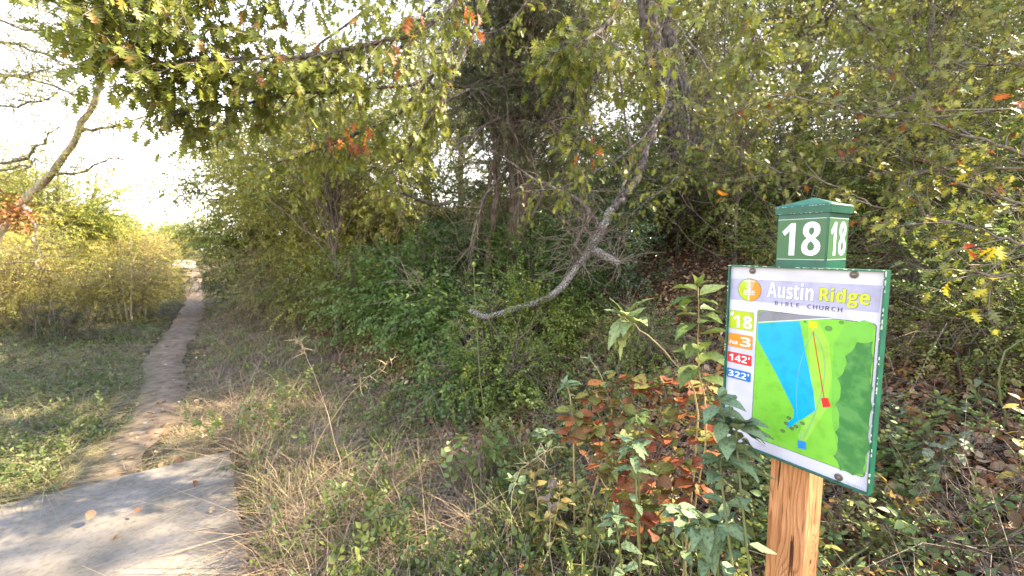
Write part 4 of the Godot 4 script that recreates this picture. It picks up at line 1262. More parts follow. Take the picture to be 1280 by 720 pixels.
	for q in [[42, 443, 1.0, "tall dark seed stalk weed, leftmost of the row below the scrub"], [66, 440, 1.15, "tall dark weed right of the leftmost one"], [88, 438, 1.05, "tall dark weed in the middle of the row below the scrub"], [112, 432, 0.9, "shorter dark weed at the right of the row below the scrub"], [20, 452, 0.8, "low dark weed at the left edge of the frame"]]:
		var at := on(-0.0012 * (640 - q[0]) * 8.0 * 1.06, -6.6 - (452 - q[1]) * 0.05)
		at = on(-(640 - q[0]) / 523.0 * 6.9, -6.9)
		if weed == null:
			weed = tree("tall_weed", q[3], "weed", "dark weeds below the scrub", {"at": at, "height": 0.75, "crown": Vector3(0, 0.42, 0), "radii": Vector3(0.09, 0.38, 0.09), "clumps": 16, "per": 9, "clump_r": 0.06, "spray": "tiny", "scale": 0.55, "a": Color(0.05, 0.07, 0.03), "b": Color(0.09, 0.09, 0.04), "trunk": 0.006, "stems": 2})
		else:
			copy(weed, at, u(0, TAU), q[2], q[3], "dark weeds below the scrub")
	# the leaning half dead tree
	var t := thing("leaning_dead_tree", "pale leaning half dead tree with bare branches reaching over the trail", "tree", on(-10.6, -8.0))
	var o := t.position
	var g := Geo.new()
	var trunk := smooth([Vector3.DOWN * 0.2, Vector3(-10.084, 1.299, -8.000) - o, Vector3(-9.003, 2.407, -7.800) - o, Vector3(-7.925, 3.066, -7.500) - o, Vector3(-7.272, 3.688, -7.300) - o, Vector3(-6.654, 4.351, -7.100) - o, Vector3(-6.234, 5.143, -7.000) - o, Vector3(-5.934, 6.149, -6.900) - o], 4, 0.02)
	g.tube(trunk, 0.08, 0.022, 9, Color.WHITE, 0.14, R)
	part("trunk", g.mesh(), M.pale_wood, t)
	var tw := Geo.new()
	var tips := []
	for q in [[Vector3(-7.324, 3.556, -7.300), Vector3(-6.368, 3.537, -7.000), Vector3(-5.639, 3.700, -6.800), 0.03], [Vector3(-9.419, 3.029, -7.000), Vector3(-7.995, 3.008, -6.900), Vector3(-7.173, 3.456, -6.800), 0.035], [Vector3(-8.722, 4.448, -6.800), Vector3(-7.744, 4.269, -6.800), Vector3(-6.436, 3.812, -6.700), 0.035], [Vector3(-9.155, 4.064, -6.900), Vector3(-8.000, 4.209, -6.800), Vector3(-7.101, 4.358, -6.700), 0.04], [Vector3(-8.159, 2.832, -7.500), Vector3(-7.344, 2.951, -7.400), Vector3(-6.588, 3.137, -7.200), 0.025], [Vector3(-8.863, 2.353, -7.700), Vector3(-8.480, 1.883, -7.500), Vector3(-8.345, 1.247, -7.400), 0.04], [Vector3(-8.668, 4.972, -6.900), Vector3(-7.452, 4.686, -6.800), Vector3(-6.700, 4.311, -6.700), 0.03], [Vector3(-6.393, 4.778, -7.000), Vector3(-6.626, 5.105, -6.700), Vector3(-6.924, 5.384, -6.400), 0.035], [Vector3(-6.581, 4.451, -7.100), Vector3(-5.888, 4.823, -6.600), Vector3(-6.056, 5.052, -6.200), 0.03], [Vector3(-8.864, 5.504, -7.000), Vector3(-7.787, 5.040, -6.800), Vector3(-6.831, 4.873, -6.700), 0.03], [Vector3(-8.528, 6.083, -6.800), Vector3(-7.255, 5.554, -6.500), Vector3(-6.273, 5.055, -6.300), 0.025], [Vector3(-8.556, 3.725, -6.800), Vector3(-7.674, 3.812, -6.700), Vector3(-6.875, 3.920, -6.600), 0.02], [Vector3(-9.203, 2.644, -7.000), Vector3(-8.273, 2.818, -6.900), Vector3(-7.497, 2.987, -6.800), 0.02], [Vector3(-6.234, 5.143, -7.000), Vector3(-6.198, 5.391, -6.600), Vector3(-6.568, 5.537, -6.300), 0.025]]:
		var line := smooth([q[0] - o, q[1] - o, q[2] - o], 5, 0.05)
		var lg := Geo.new()
		lg.tube(line, q[3], 0.008, 6, Color.WHITE, 0.1, R)
		part("branch", lg.mesh(), M.pale_wood if q[3] == 0.04 else M.bark, t)
		for k in 20:
			var p := line[R.randi_range(3, line.size() - 1)]
			var d := (Vector3(u(-1, 1), u(-0.5, 0.5), u(-1, 1))).normalized()
			var e := p + d * u(0.3, 0.9)
			tw.tube(poly([p, p.lerp(e, 0.5) + ball() * 0.06, e]), 0.007, 0.002, 4)
			tips.append(e); tips.append(p.lerp(e, 0.6))
	tag(part("twigs", tw.mesh(), M.bark, t), "", "", "", "stuff")
	var lv := Many.new()
	for p in tips:
		for k in 7:
			lv.add(Transform3D(along(ball() + Vector3.DOWN * 0.3, u(0, TAU)).scaled(Vector3.ONE * u(0.5, 1.0)), p + ball() * 0.2), tint(Color(0.36, 0.34, 0.08), Color(0.2, 0.22, 0.06)))
	many("foliage", SP.tiny0, M.leaf, lv, t)
	var brown := Many.new()
	for k in 70:
		brown.add(Transform3D(along(ball() + Vector3.DOWN * 0.4, u(0, TAU)).scaled(Vector3.ONE * u(0.6, 1.1)), Vector3(-8.514, 2.207, -7.200) - o + ball() * u(0.05, 0.32)), tint(Color(0.3, 0.12, 0.04), Color(0.38, 0.2, 0.07)))
	many("dead_leaves", SP.broad1, M.matte_leaf, brown, t)


func near_trees() -> void:
	# the dark cedar in the middle
	var at := on(0.000, -5.870)
	var t := tree("cedar_tree", "dark shaggy cedar with a tangle of bare twigs in the middle of the view", "tree", "", {"at": at, "height": 6.5, "lean": Vector3(0.25, 0, 0.1), "crown": Vector3(0.1, 3.6, 0), "radii": Vector3(1.0, 1.9, 1.0), "clumps": 110, "per": 30, "clump_r": 0.34, "spray": "needle", "scale": 1.0, "a": Color(0.045, 0.06, 0.022), "b": Color(0.1, 0.1, 0.04), "trunk": 0.15, "limbs": 7, "wood": M.cedar_bark, "leaf": M.needle, "twig": M.dead, "dead": 150, "dead_y": -0.5})
	var g := Geo.new()
	g.tube(smooth([Vector3(-0.35, -0.1, 0.25), Vector3(-0.32, 0.9, 0.3), Vector3(-0.2, 1.7, 0.35), Vector3(-0.3, 2.8, 0.3)], 5, 0.02), 0.05, 0.02, 7, Color.WHITE, 0.1, R)
	part("stem", g.mesh(), M.cedar_bark, t)
	g = Geo.new()
	g.tube(smooth([Vector3(-0.6, -0.1, 0.3), Vector3(-0.55, 0.8, 0.4), Vector3(-0.25, 1.9, 0.5), Vector3(-0.1, 2.6, 0.4)], 5, 0.02), 0.03, 0.012, 7, Color.WHITE, 0.1, R)
	part("stem", g.mesh(), M.cedar_bark, t)
	var tw := Geo.new()
	for q in [[Vector3(0.103, 3.441, -5.600), Vector3(-0.465, 2.879, -5.000), Vector3(-0.658, 2.629, -4.700), 0.03], [Vector3(-0.784, 2.131, -5.200), Vector3(-1.130, 2.165, -5.000), Vector3(-1.530, 2.371, -4.800), 0.032], [Vector3(0.214, 3.612, -5.800), Vector3(-0.368, 3.416, -5.000), Vector3(-1.023, 2.939, -4.600), 0.025], [Vector3(0.159, 4.225, -5.800), Vector3(-0.380, 3.930, -5.200), Vector3(-0.966, 3.680, -4.800), 0.025], [Vector3(0.158, 4.507, -5.800), Vector3(0.578, 4.270, -5.300), Vector3(1.089, 4.203, -5.000), 0.025], [Vector3(0.000, 2.835, -5.600), Vector3(0.473, 3.089, -5.100), Vector3(1.069, 2.913, -4.800), 0.02], [Vector3(0.000, 2.733, -5.600), Vector3(-0.385, 2.063, -5.100), Vector3(-0.525, 1.393, -5.000), 0.018], [Vector3(0.103, 3.838, -5.600), Vector3(-0.766, 3.491, -5.200), Vector3(-1.521, 3.810, -4.900), 0.025]]:
		var line := smooth([q[0] - at, q[1] - at, q[2] - at], 5, 0.03)
		g = Geo.new()
		g.tube(line, q[3], 0.006, 6, Color.WHITE, 0.1, R)
		part("dead_limb", g.mesh(), M.bark, t)
		for k in 26:
			var p := line[R.randi_range(2, line.size() - 1)]
			var d := (Vector3(u(-1, 1), u(-0.9, 0.4), u(-1, 1))).normalized()
			var e := p + d * u(0.2, 0.7)
			tw.tube(poly([p, p.lerp(e, 0.5) + ball() * 0.07, e]), 0.0045, 0.0012, 4)
			for j in 2:
				var p2 := p.lerp(e, u(0.3, 0.9))
				tw.tube(poly([p2, p2 + (d + ball()).normalized() * u(0.1, 0.3)]), 0.0022, 0.0008, 3)
	tag(part("dead_branchlets", tw.mesh(), M.dead, t), "", "", "", "stuff")
	big_oak()
	right_oak()


func oak_leaves(t: Node3D, places: Array[Transform3D], own: int, green: Array, tintf: Callable, o: Vector3) -> void:
	# the leaves nearest the camera are parts; the rest is one part
	var kinds := []
	for k in 3:
		var lg := Geo.new()
		lg.leaf(Transform3D(), OAK, 1.0, u(0.1, 0.35), u(0.05, 0.35), Color(0.82, 0.82, 0.82), 0.02)
		kinds.append(lg.mesh())
	var eye := Vector3(0, EYE, 0) - o
	places.sort_custom(func(a, b): return a.origin.distance_squared_to(eye) < b.origin.distance_squared_to(eye))
	var rest := [Many.new(), Many.new(), Many.new()]
	for k in places.size():
		if k < own:
			leafpart(t, kinds[k % 3], pick(green), places[k])
		else:
			rest[k % 3].add(places[k], (tintf as Callable).call())
	for k in 3:
		if rest[k].t.size(): many("foliage", kinds[k], M.leaf, rest[k], t)
	t.remove_meta("leaves")


func big_oak() -> void:
	var at := on(3.103, -7.500)
	var t := thing("red_oak", "big twin trunked red oak on the bank, its boughs hanging over the trail", "tree", at)
	var g := Geo.new()
	g.tube(smooth([Vector3.DOWN * 0.3, Vector3(2.707, 2.459, -6.600) - at, Vector3(2.586, 3.065, -6.600) - at, Vector3(2.386, 3.896, -6.600) - at, Vector3(2.074, 4.661, -6.500) - at, Vector3(1.835, 5.816, -6.400) - at, Vector3(1.795, 7.288, -6.400) - at], 5, 0.02), 0.22, 0.1, 11, Color.WHITE, 0.1, R)
	part("trunk", g.mesh(), M.bark, t)
	g = Geo.new()
	g.tube(smooth([Vector3(2.666, 2.884, -6.600) - at, Vector3(2.806, 3.572, -6.700) - at, Vector3(2.621, 4.329, -6.800) - at, Vector3(2.442, 5.211, -6.900) - at, Vector3(2.625, 6.450, -7.000) - at], 5, 0.02), 0.14, 0.07, 9, Color.WHITE, 0.1, R)
	part("trunk", g.mesh(), M.bark, t)
	g = Geo.new()
	g.tube(smooth([Vector3(2.704, 3.185, -6.600) - at, Vector3(2.892, 3.825, -6.400) - at, Vector3(3.018, 4.029, -6.200) - at, Vector3(3.390, 4.225, -5.800) - at], 5, 0.03), 0.08, 0.03, 8, Color.WHITE, 0.1, R)
	part("limb", g.mesh(), M.bark, t)
	# crooked lichened limb that comes down to the thicket
	var tw := Geo.new()
	g = Geo.new()
	g.tube(smooth([Vector3(1.038, 1.976, -4.400) - at, Vector3(0.881, 1.725, -4.300) - at, Vector3(0.760, 1.530, -4.200) - at, Vector3(0.604, 1.359, -4.100) - at, Vector3(0.467, 1.174, -4.050) - at, Vector3(0.270, 1.063, -4.000) - at, Vector3(0.061, 1.015, -3.950) - at, Vector3(-0.113, 0.961, -3.900) - at, Vector3(-0.255, 0.934, -3.880) - at, Vector3(-0.394, 0.999, -3.850) - at], 4, 0.011), 0.045, 0.024, 10, Color.WHITE, 0.16, R, 0.8)
	part("lichened_limb", g.mesh(), M.lichen, t)
	g = Geo.new()
	g.tube(smooth([Vector3(2.378, 3.745, -6.500) - at, Vector3(1.990, 3.331, -5.900) - at, Vector3(1.610, 2.744, -5.200) - at, Vector3(1.404, 2.371, -4.800) - at, Vector3(1.200, 2.126, -4.550) - at, Vector3(1.031, 1.960, -4.400) - at], 4, 0.02), 0.05, 0.042, 9, Color.WHITE, 0.14, R)
	part("limb", g.mesh(), M.bark, t)
	for q in [[Vector3(0.914, 1.741, -4.300), Vector3(0.789, 1.976, -4.400), Vector3(0.610, 2.145, -4.500), Vector3(0.282, 2.302, -4.700), Vector3(0.000, 2.541, -4.900), Vector3(-0.465, 2.861, -5.000), 0.026, 0.01], [Vector3(0.784, 1.562, -4.200), Vector3(0.875, 1.515, -4.100), Vector3(0.993, 1.440, -4.000), Vector3(0.993, 1.440, -4.000), Vector3(1.008, 1.440, -4.000), Vector3(1.016, 1.432, -4.000), 0.045, 0.028], [Vector3(0.982, 1.894, -4.400), Vector3(1.143, 2.170, -4.500), Vector3(1.317, 2.543, -4.700), Vector3(1.263, 2.999, -4.800), Vector3(1.216, 3.466, -4.900), Vector3(1.183, 4.030, -5.000), 0.02, 0.008], [Vector3(0.674, 1.420, -4.150), Vector3(0.586, 1.484, -4.100), Vector3(0.639, 1.655, -4.100), Vector3(0.699, 1.771, -4.100), Vector3(0.737, 1.848, -4.100), Vector3(0.759, 1.901, -4.100), 0.02, 0.006]]:
		var pts := []
		for k in 6: pts.append(q[k] - at + ball() * 0.002)
		var line := smooth(pts, 3, 0.008)
		g = Geo.new()
		g.tube(line, q[6], q[7], 8, Color.WHITE, 0.14, R)
		part("side_limb", g.mesh(), M.lichen if q[6] > 0.04 else M.bark, t)
		for k in 18:
			var p := line[R.randi_range(3, line.size() - 1)]
			var d := ball()
			var e := p + d * u(0.15, 0.5)
			tw.tube(poly([p, p.lerp(e, 0.5) + ball() * 0.05, e]), 0.006, 0.0015, 4)
			for j in 2:
				var p2 := p.lerp(e, u(0.3, 0.9))
				tw.tube(poly([p2, p2 + (d + ball()).normalized() * u(0.1, 0.3)]), 0.003, 0.001, 3)
	# bare twigs round the crook of the limb
	for k in 46:
		var p: Vector3 = (pick([Vector3(0.799, 1.618, -4.200), Vector3(0.642, 1.406, -4.100), Vector3(0.897, 1.781, -4.300), Vector3(0.760, 1.538, -4.200)]) as Vector3) - at
		var d := Vector3(u(-1.2, 0.6), u(-0.5, 0.5), u(-0.3, 0.8)).normalized()
		var e := p + d * u(0.2, 0.7)
		tw.tube(poly([p, p.lerp(e, 0.5) + ball() * 0.06, e, e + (d + ball() * 0.8) * 0.1]), 0.0045, 0.0012, 4)
		var p2 := p.lerp(e, u(0.4, 0.9))
		tw.tube(poly([p2, p2 + (d + ball()).normalized() * u(0.1, 0.25)]), 0.0025, 0.001, 3)
	# leafy boughs: over the trail at upper left, above the middle, hanging near the middle
	var all: Array[Transform3D] = []
	var bough_lines := [
		[[Vector3(1.795, 7.288, -6.400), Vector3(0.431, 5.706, -4.900), Vector3(-0.551, 3.631, -3.800), Vector3(-1.266, 3.060, -3.300), Vector3(-1.757, 2.871, -3.000), Vector3(-2.129, 2.743, -2.800), Vector3(-2.417, 2.786, -2.700)], 0.022, 0.006, 0.25, 160, 0.42, 11, 1.0],
		[[Vector3(1.809, 6.770, -6.400), Vector3(-0.156, 4.922, -4.400), Vector3(-1.100, 3.702, -3.400), Vector3(-1.779, 3.262, -2.900), Vector3(-2.198, 3.075, -2.700), Vector3(-2.377, 2.996, -2.600)], 0.02, 0.006, 0.3, 120, 0.42, 11, 1.0],
		[[Vector3(0.431, 5.706, -4.900), Vector3(-0.585, 3.325, -4.000), Vector3(-1.260, 2.881, -3.600), Vector3(-1.764, 2.735, -3.300), Vector3(-2.157, 2.557, -3.150), Vector3(-2.394, 2.591, -3.050)], 0.018, 0.005, 0.2, 76, 0.36, 10, 1.0],
		[[Vector3(-0.585, 3.325, -4.000), Vector3(-1.036, 2.829, -4.000), Vector3(-1.450, 2.587, -3.900), Vector3(-1.819, 2.445, -3.900), Vector3(-2.188, 2.338, -3.900)], 0.02, 0.005, 0.25, 40, 0.32, 9, 0.9],
		[[Vector3(0.431, 5.706, -4.900), Vector3(-0.382, 3.633, -4.200), Vector3(-0.589, 3.043, -4.000), Vector3(-0.870, 2.587, -3.900), Vector3(-1.096, 2.267, -3.900)], 0.02, 0.005, 0.45, 34, 0.3, 9, 0.95],
		[[Vector3(1.835, 5.816, -6.400), Vector3(1.204, 4.350, -4.200), Vector3(0.777, 3.358, -3.300), Vector3(0.520, 2.986, -3.000), Vector3(0.318, 2.837, -2.900)], 0.03, 0.007, 0.5, 40, 0.38, 10, 0.95],
		[[Vector3(1.204, 4.350, -4.200), Vector3(1.169, 3.471, -3.400), Vector3(1.018, 3.034, -3.100), Vector3(0.881, 2.776, -3.000)], 0.02, 0.005, 0.4, 20, 0.34, 8, 0.95],
		[[Vector3(0.777, 3.358, -3.300), Vector3(0.597, 2.817, -3.100), Vector3(0.481, 2.471, -3.050), Vector3(0.431, 2.211, -3.000)], 0.012, 0.004, 0.3, 14, 0.22, 7, 0.9],
		[[Vector3(1.204, 4.350, -4.200), Vector3(1.779, 3.891, -3.800), Vector3(1.963, 3.398, -3.600), Vector3(1.913, 3.084, -3.600)], 0.02, 0.005, 0.35, 34, 0.36, 9, 0.9],
		[[Vector3(0.431, 5.706, -4.900), Vector3(-0.994, 4.383, -4.600), Vector3(-1.842, 3.832, -4.600), Vector3(-2.596, 3.304, -4.700), Vector3(-3.124, 2.826, -4.800)], 0.018, 0.005, 0.15, 60, 0.4, 10, 0.85],
		[[Vector3(0.431, 5.706, -4.900), Vector3(-0.721, 4.545, -5.000), Vector3(-1.279, 3.856, -5.000), Vector3(-1.749, 3.416, -5.000), Vector3(-2.287, 2.628, -5.100)], 0.018, 0.005, 0.15, 60, 0.4, 10, 0.85],
		[[Vector3(1.809, 6.770, -6.400), Vector3(0.361, 4.545, -5.000), Vector3(-0.175, 3.931, -4.800), Vector3(-0.683, 3.962, -4.700)], 0.018, 0.005, 0.35, 30, 0.36, 8, 0.85],
		[[Vector3(2.314, 4.502, -6.400), Vector3(1.685, 3.171, -4.800), Vector3(1.118, 2.504, -4.000), Vector3(0.747, 2.249, -3.800), Vector3(0.423, 2.101, -3.750), Vector3(0.141, 2.067, -3.750)], 0.014, 0.004, 0.3, 26, 0.3, 7, 0.72],
		[[Vector3(2.314, 4.502, -6.400), Vector3(1.957, 2.999, -4.800), Vector3(1.652, 2.322, -4.200), Vector3(1.281, 2.027, -4.000), Vector3(1.046, 1.837, -3.950)], 0.012, 0.004, 0.3, 18, 0.28, 6, 0.7],
		[[Vector3(2.300, 4.945, -6.400), Vector3(2.199, 3.681, -5.000), Vector3(2.198, 2.957, -4.400), Vector3(1.881, 2.514, -4.200)], 0.014, 0.004, 0.3, 22, 0.34, 7, 0.75],
		[[Vector3(1.809, 6.770, -6.400), Vector3(2.307, 5.382, -5.000), Vector3(2.878, 4.066, -4.200), Vector3(3.195, 3.484, -3.900)], 0.03, 0.007, 0.4, 44, 0.42, 9, 0.9],
	]
	for q in bough_lines:
		var pts := []
		for p in q[0]: pts.append(p - at)
		g = Geo.new()
		all.append_array(bough(g, tw, smooth(pts, 5, 0.012), q[1], q[2], q[3], q[4], q[5], q[6], 0.094 * q[7], 0.55))
		part("bough", g.mesh(), M.bark, t)
	# the crown overhead
	var high := [Many.new(), Many.new(), Many.new()]
	for k in 42:
		var e := Vector3(u(-5.0, 4.0), u(6.3, 8.6), u(-3.5, 3.6)) - Vector3(0, at.y, 0)
		var s := Vector3(-0.4, 6.0 + u(0, 1.5), 0.2) - Vector3(0, at.y, 0)
		tw.tube(smooth([s, s.lerp(e, 0.5) + Vector3.UP * 0.4, e], 3, 0.05), 0.03, 0.004, 4)
		for j in 22:
			var w := Vector3(R.randfn(), R.randfn() * 0.6, R.randfn()) * 0.4
			high[j % 3].add(Transform3D(along(ball() + w, u(-0.8, 0.8)).scaled(Vector3.ONE * u(0.8, 1.2)), e + w), tint(Color(0.13, 0.17, 0.025), Color(0.22, 0.24, 0.04)))
	for k in 3: many("crown_foliage", SP["oak%d" % k], M.leaf, high[k], t)
	tag(part("twigs", tw.mesh(), M.twig, t), "", "", "", "stuff")
	var mats := greens(Color(0.17, 0.21, 0.03), Color(0.27, 0.29, 0.045), 6, 1.0, 0.45)
	mats.append_array(greens(Color(0.22, 0.25, 0.035), Color(0.14, 0.18, 0.035), 6, 0.9, 0.45))
	mats.append(leafmat(0.6, 0.6, lin(0.3, 0.28, 0.05)))
	oak_leaves(t, all, 290, mats, func() -> Color: return tint(Color(0.16, 0.2, 0.03), Color(0.26, 0.28, 0.045)) if R.randf() < 0.965 else tint(RUST, Color(0.36, 0.3, 0.05)), at)
	# orange and brown leaf clusters that have turned
	var rust := greens(Color(0.5, 0.17, 0.03), Color(0.25, 0.09, 0.03), 4, 0.7, 0.6)
	var lg := Geo.new()
	lg.leaf(Transform3D(), OAK, 1.0, 0.3, 0.5, Color(0.82, 0.82, 0.82), 0.03)
	var lm := lg.mesh()
	var k := 0
	for q in [[Vector3(-0.674, 3.204, -3.000), 3, 0.05], [Vector3(-0.291, 3.204, -3.200), 3, 0.05], [Vector3(-0.301, 3.336, -3.200), 3, 0.04], [Vector3(-1.285, 2.507, -3.600), 9, 0.08], [Vector3(-0.921, 3.047, -3.400), 4, 0.07], [Vector3(-1.486, 2.520, -3.600), 3, 0.05], [Vector3(-1.692, 3.064, -3.000), 3, 0.1], [Vector3(0.531, 2.293, -3.000), 4, 0.06]]:
		for j in q[1]:
			var d := (ball() + Vector3.DOWN * 1.1).normalized()
			var o := MeshInstance3D.new()
			o.mesh = lm
			o.material_override = pick(rust)
			o.transform = Transform3D(along(d, u(-1, 1)).scaled(Vector3.ONE * u(0.09, 0.13)), q[0] - at + ball() * q[2] * 1.4)
			o.name = "turned_leaf" if k == 0 else "turned_leaf_%03d" % k
			k += 1
			t.add_child(o)


func right_oak() -> void:
	# a young red oak just right of the frame; its branches fill the right side
	var at := on(2.9, -1.7)
	var t := thing("young_red_oak", "young red oak whose yellowing branches reach in from the right edge behind the sign", "tree", at)
	var g := Geo.new()
	g.tube(smooth([Vector3.DOWN * 0.2, Vector3(0.03, 0.9, 0), Vector3(-0.02, 1.9, -0.05), Vector3(0.05, 3.2, -0.1)], 5, 0.01), 0.035, 0.012, 8, Color.WHITE, 0.1, R)
	part("trunk", g.mesh(), M.bark, t)
	var tw := Geo.new()
	var all: Array[Transform3D] = []
	for q in [
		[[Vector3(2.797, 1.741, -1.900), Vector3(2.713, 2.015, -2.200), Vector3(2.544, 2.188, -2.400), Vector3(2.452, 2.365, -2.700), Vector3(2.359, 2.503, -2.900)], 0.012, 0.003, 0.2, 34, 0.32, 8, 0.7],
		[[Vector3(2.888, 1.599, -1.900), Vector3(2.698, 1.742, -2.100), Vector3(2.553, 1.867, -2.300), Vector3(2.435, 2.010, -2.500), Vector3(2.327, 2.046, -2.700)], 0.011, 0.003, 0.2, 32, 0.3, 8, 0.68],
		[[Vector3(2.918, 1.381, -1.900), Vector3(2.631, 1.525, -2.000), Vector3(2.474, 1.604, -2.100), Vector3(2.439, 1.695, -2.300), Vector3(2.411, 1.755, -2.500)], 0.01, 0.003, 0.2, 24, 0.26, 7, 0.66],
		[[Vector3(2.834, 1.169, -1.850), Vector3(2.494, 1.314, -1.850), Vector3(2.242, 1.425, -1.800), Vector3(2.068, 1.442, -1.800), Vector3(1.996, 1.492, -1.850)], 0.008, 0.003, 0.25, 16, 0.22, 6, 0.66],
		[[Vector3(2.887, 2.190, -2.000), Vector3(2.913, 2.490, -2.300), Vector3(2.906, 2.658, -2.600), Vector3(2.874, 2.735, -2.900)], 0.012, 0.003, 0.2, 32, 0.36, 8, 0.75],
		[[Vector3(2.435, 2.010, -2.500), Vector3(2.307, 1.812, -2.600), Vector3(2.212, 1.936, -2.800), Vector3(1.967, 2.101, -3.000), Vector3(1.741, 2.079, -3.200)], 0.007, 0.002, 0.15, 22, 0.28, 7, 0.68],
		[[Vector3(2.452, 2.365, -2.700), Vector3(2.217, 2.563, -3.000), Vector3(1.889, 2.688, -3.200), Vector3(1.638, 2.576, -3.400)], 0.008, 0.002, 0.1, 30, 0.34, 8, 0.72],
	]:
		var pts := []
		for p in q[0]: pts.append(p - at)
		if q[0][0].x > 2.4: pts.push_front(Vector3(0.02, clampf(pts[0].y - 0.15, 0.4, 3.1), -0.03))
		g = Geo.new()
		all.append_array(bough(g, tw, smooth(pts, 5, 0.01), q[1], q[2], q[3], q[4], q[5], q[6], 0.1 * q[7], 0.3))
		part("bough", g.mesh(), M.twig, t)
	tag(part("twigs", tw.mesh(), M.twig, t), "", "", "", "stuff")
	var mats := greens(Color(0.18, 0.22, 0.04), Color(0.36, 0.36, 0.06), 6, 0.95, 0.45)
	mats.append_array(greens(Color(0.17, 0.19, 0.05), Color(0.13, 0.15, 0.05), 3, 0.7, 0.5))
	mats.append(leafmat(0.8, 0.5, lin(0.5, 0.42, 0.03)))
	oak_leaves(t, all, 290, mats, func() -> Color: return tint(Color(0.13, 0.16, 0.035), Color(0.28, 0.28, 0.06)) if R.randf() < 0.94 else tint(RUST, Color(0.2, 0.07, 0.03)), at)
	for q in [[Vector3(1.905, 1.568, -1.750), lin(0.42, 0.06, 0.03), 5, 0.02, 0.05], [Vector3(1.942, 1.555, -1.700), lin(0.6, 0.5, 0.03), 3, 0.02, 0.075], [Vector3(2.207, 2.232, -1.900), lin(0.42, 0.14, 0.04), 4, 0.03, 0.085], [Vector3(1.957, 1.310, -1.750), lin(0.5, 0.44, 0.03), 3, 0.02, 0.065], [Vector3(1.403, 1.905, -2.800), lin(0.55, 0.24, 0.02), 3, 0.02, 0.07], [Vector3(2.034, 2.194, -2.600), lin(0.3, 0.1, 0.06), 4, 0.05, 0.06]]:
		var m := leafmat(0.75, 0.5, q[1])
		for j in q[2]:
			var lg := Geo.new()
			lg.leaf(Transform3D(), OAK, 1.0, 0.2, u(0.0, 0.5), Color(0.82, 0.82, 0.82), 0.02)
			var d := (ball() + Vector3.DOWN * 0.8).normalized()
			part("turned_leaf", lg.mesh(), m, t, Transform3D(along(d, u(-0.5, 0.5)).scaled(Vector3.ONE * q[4] * u(0.8, 1.1)), q[0] - at + ball() * q[3]))


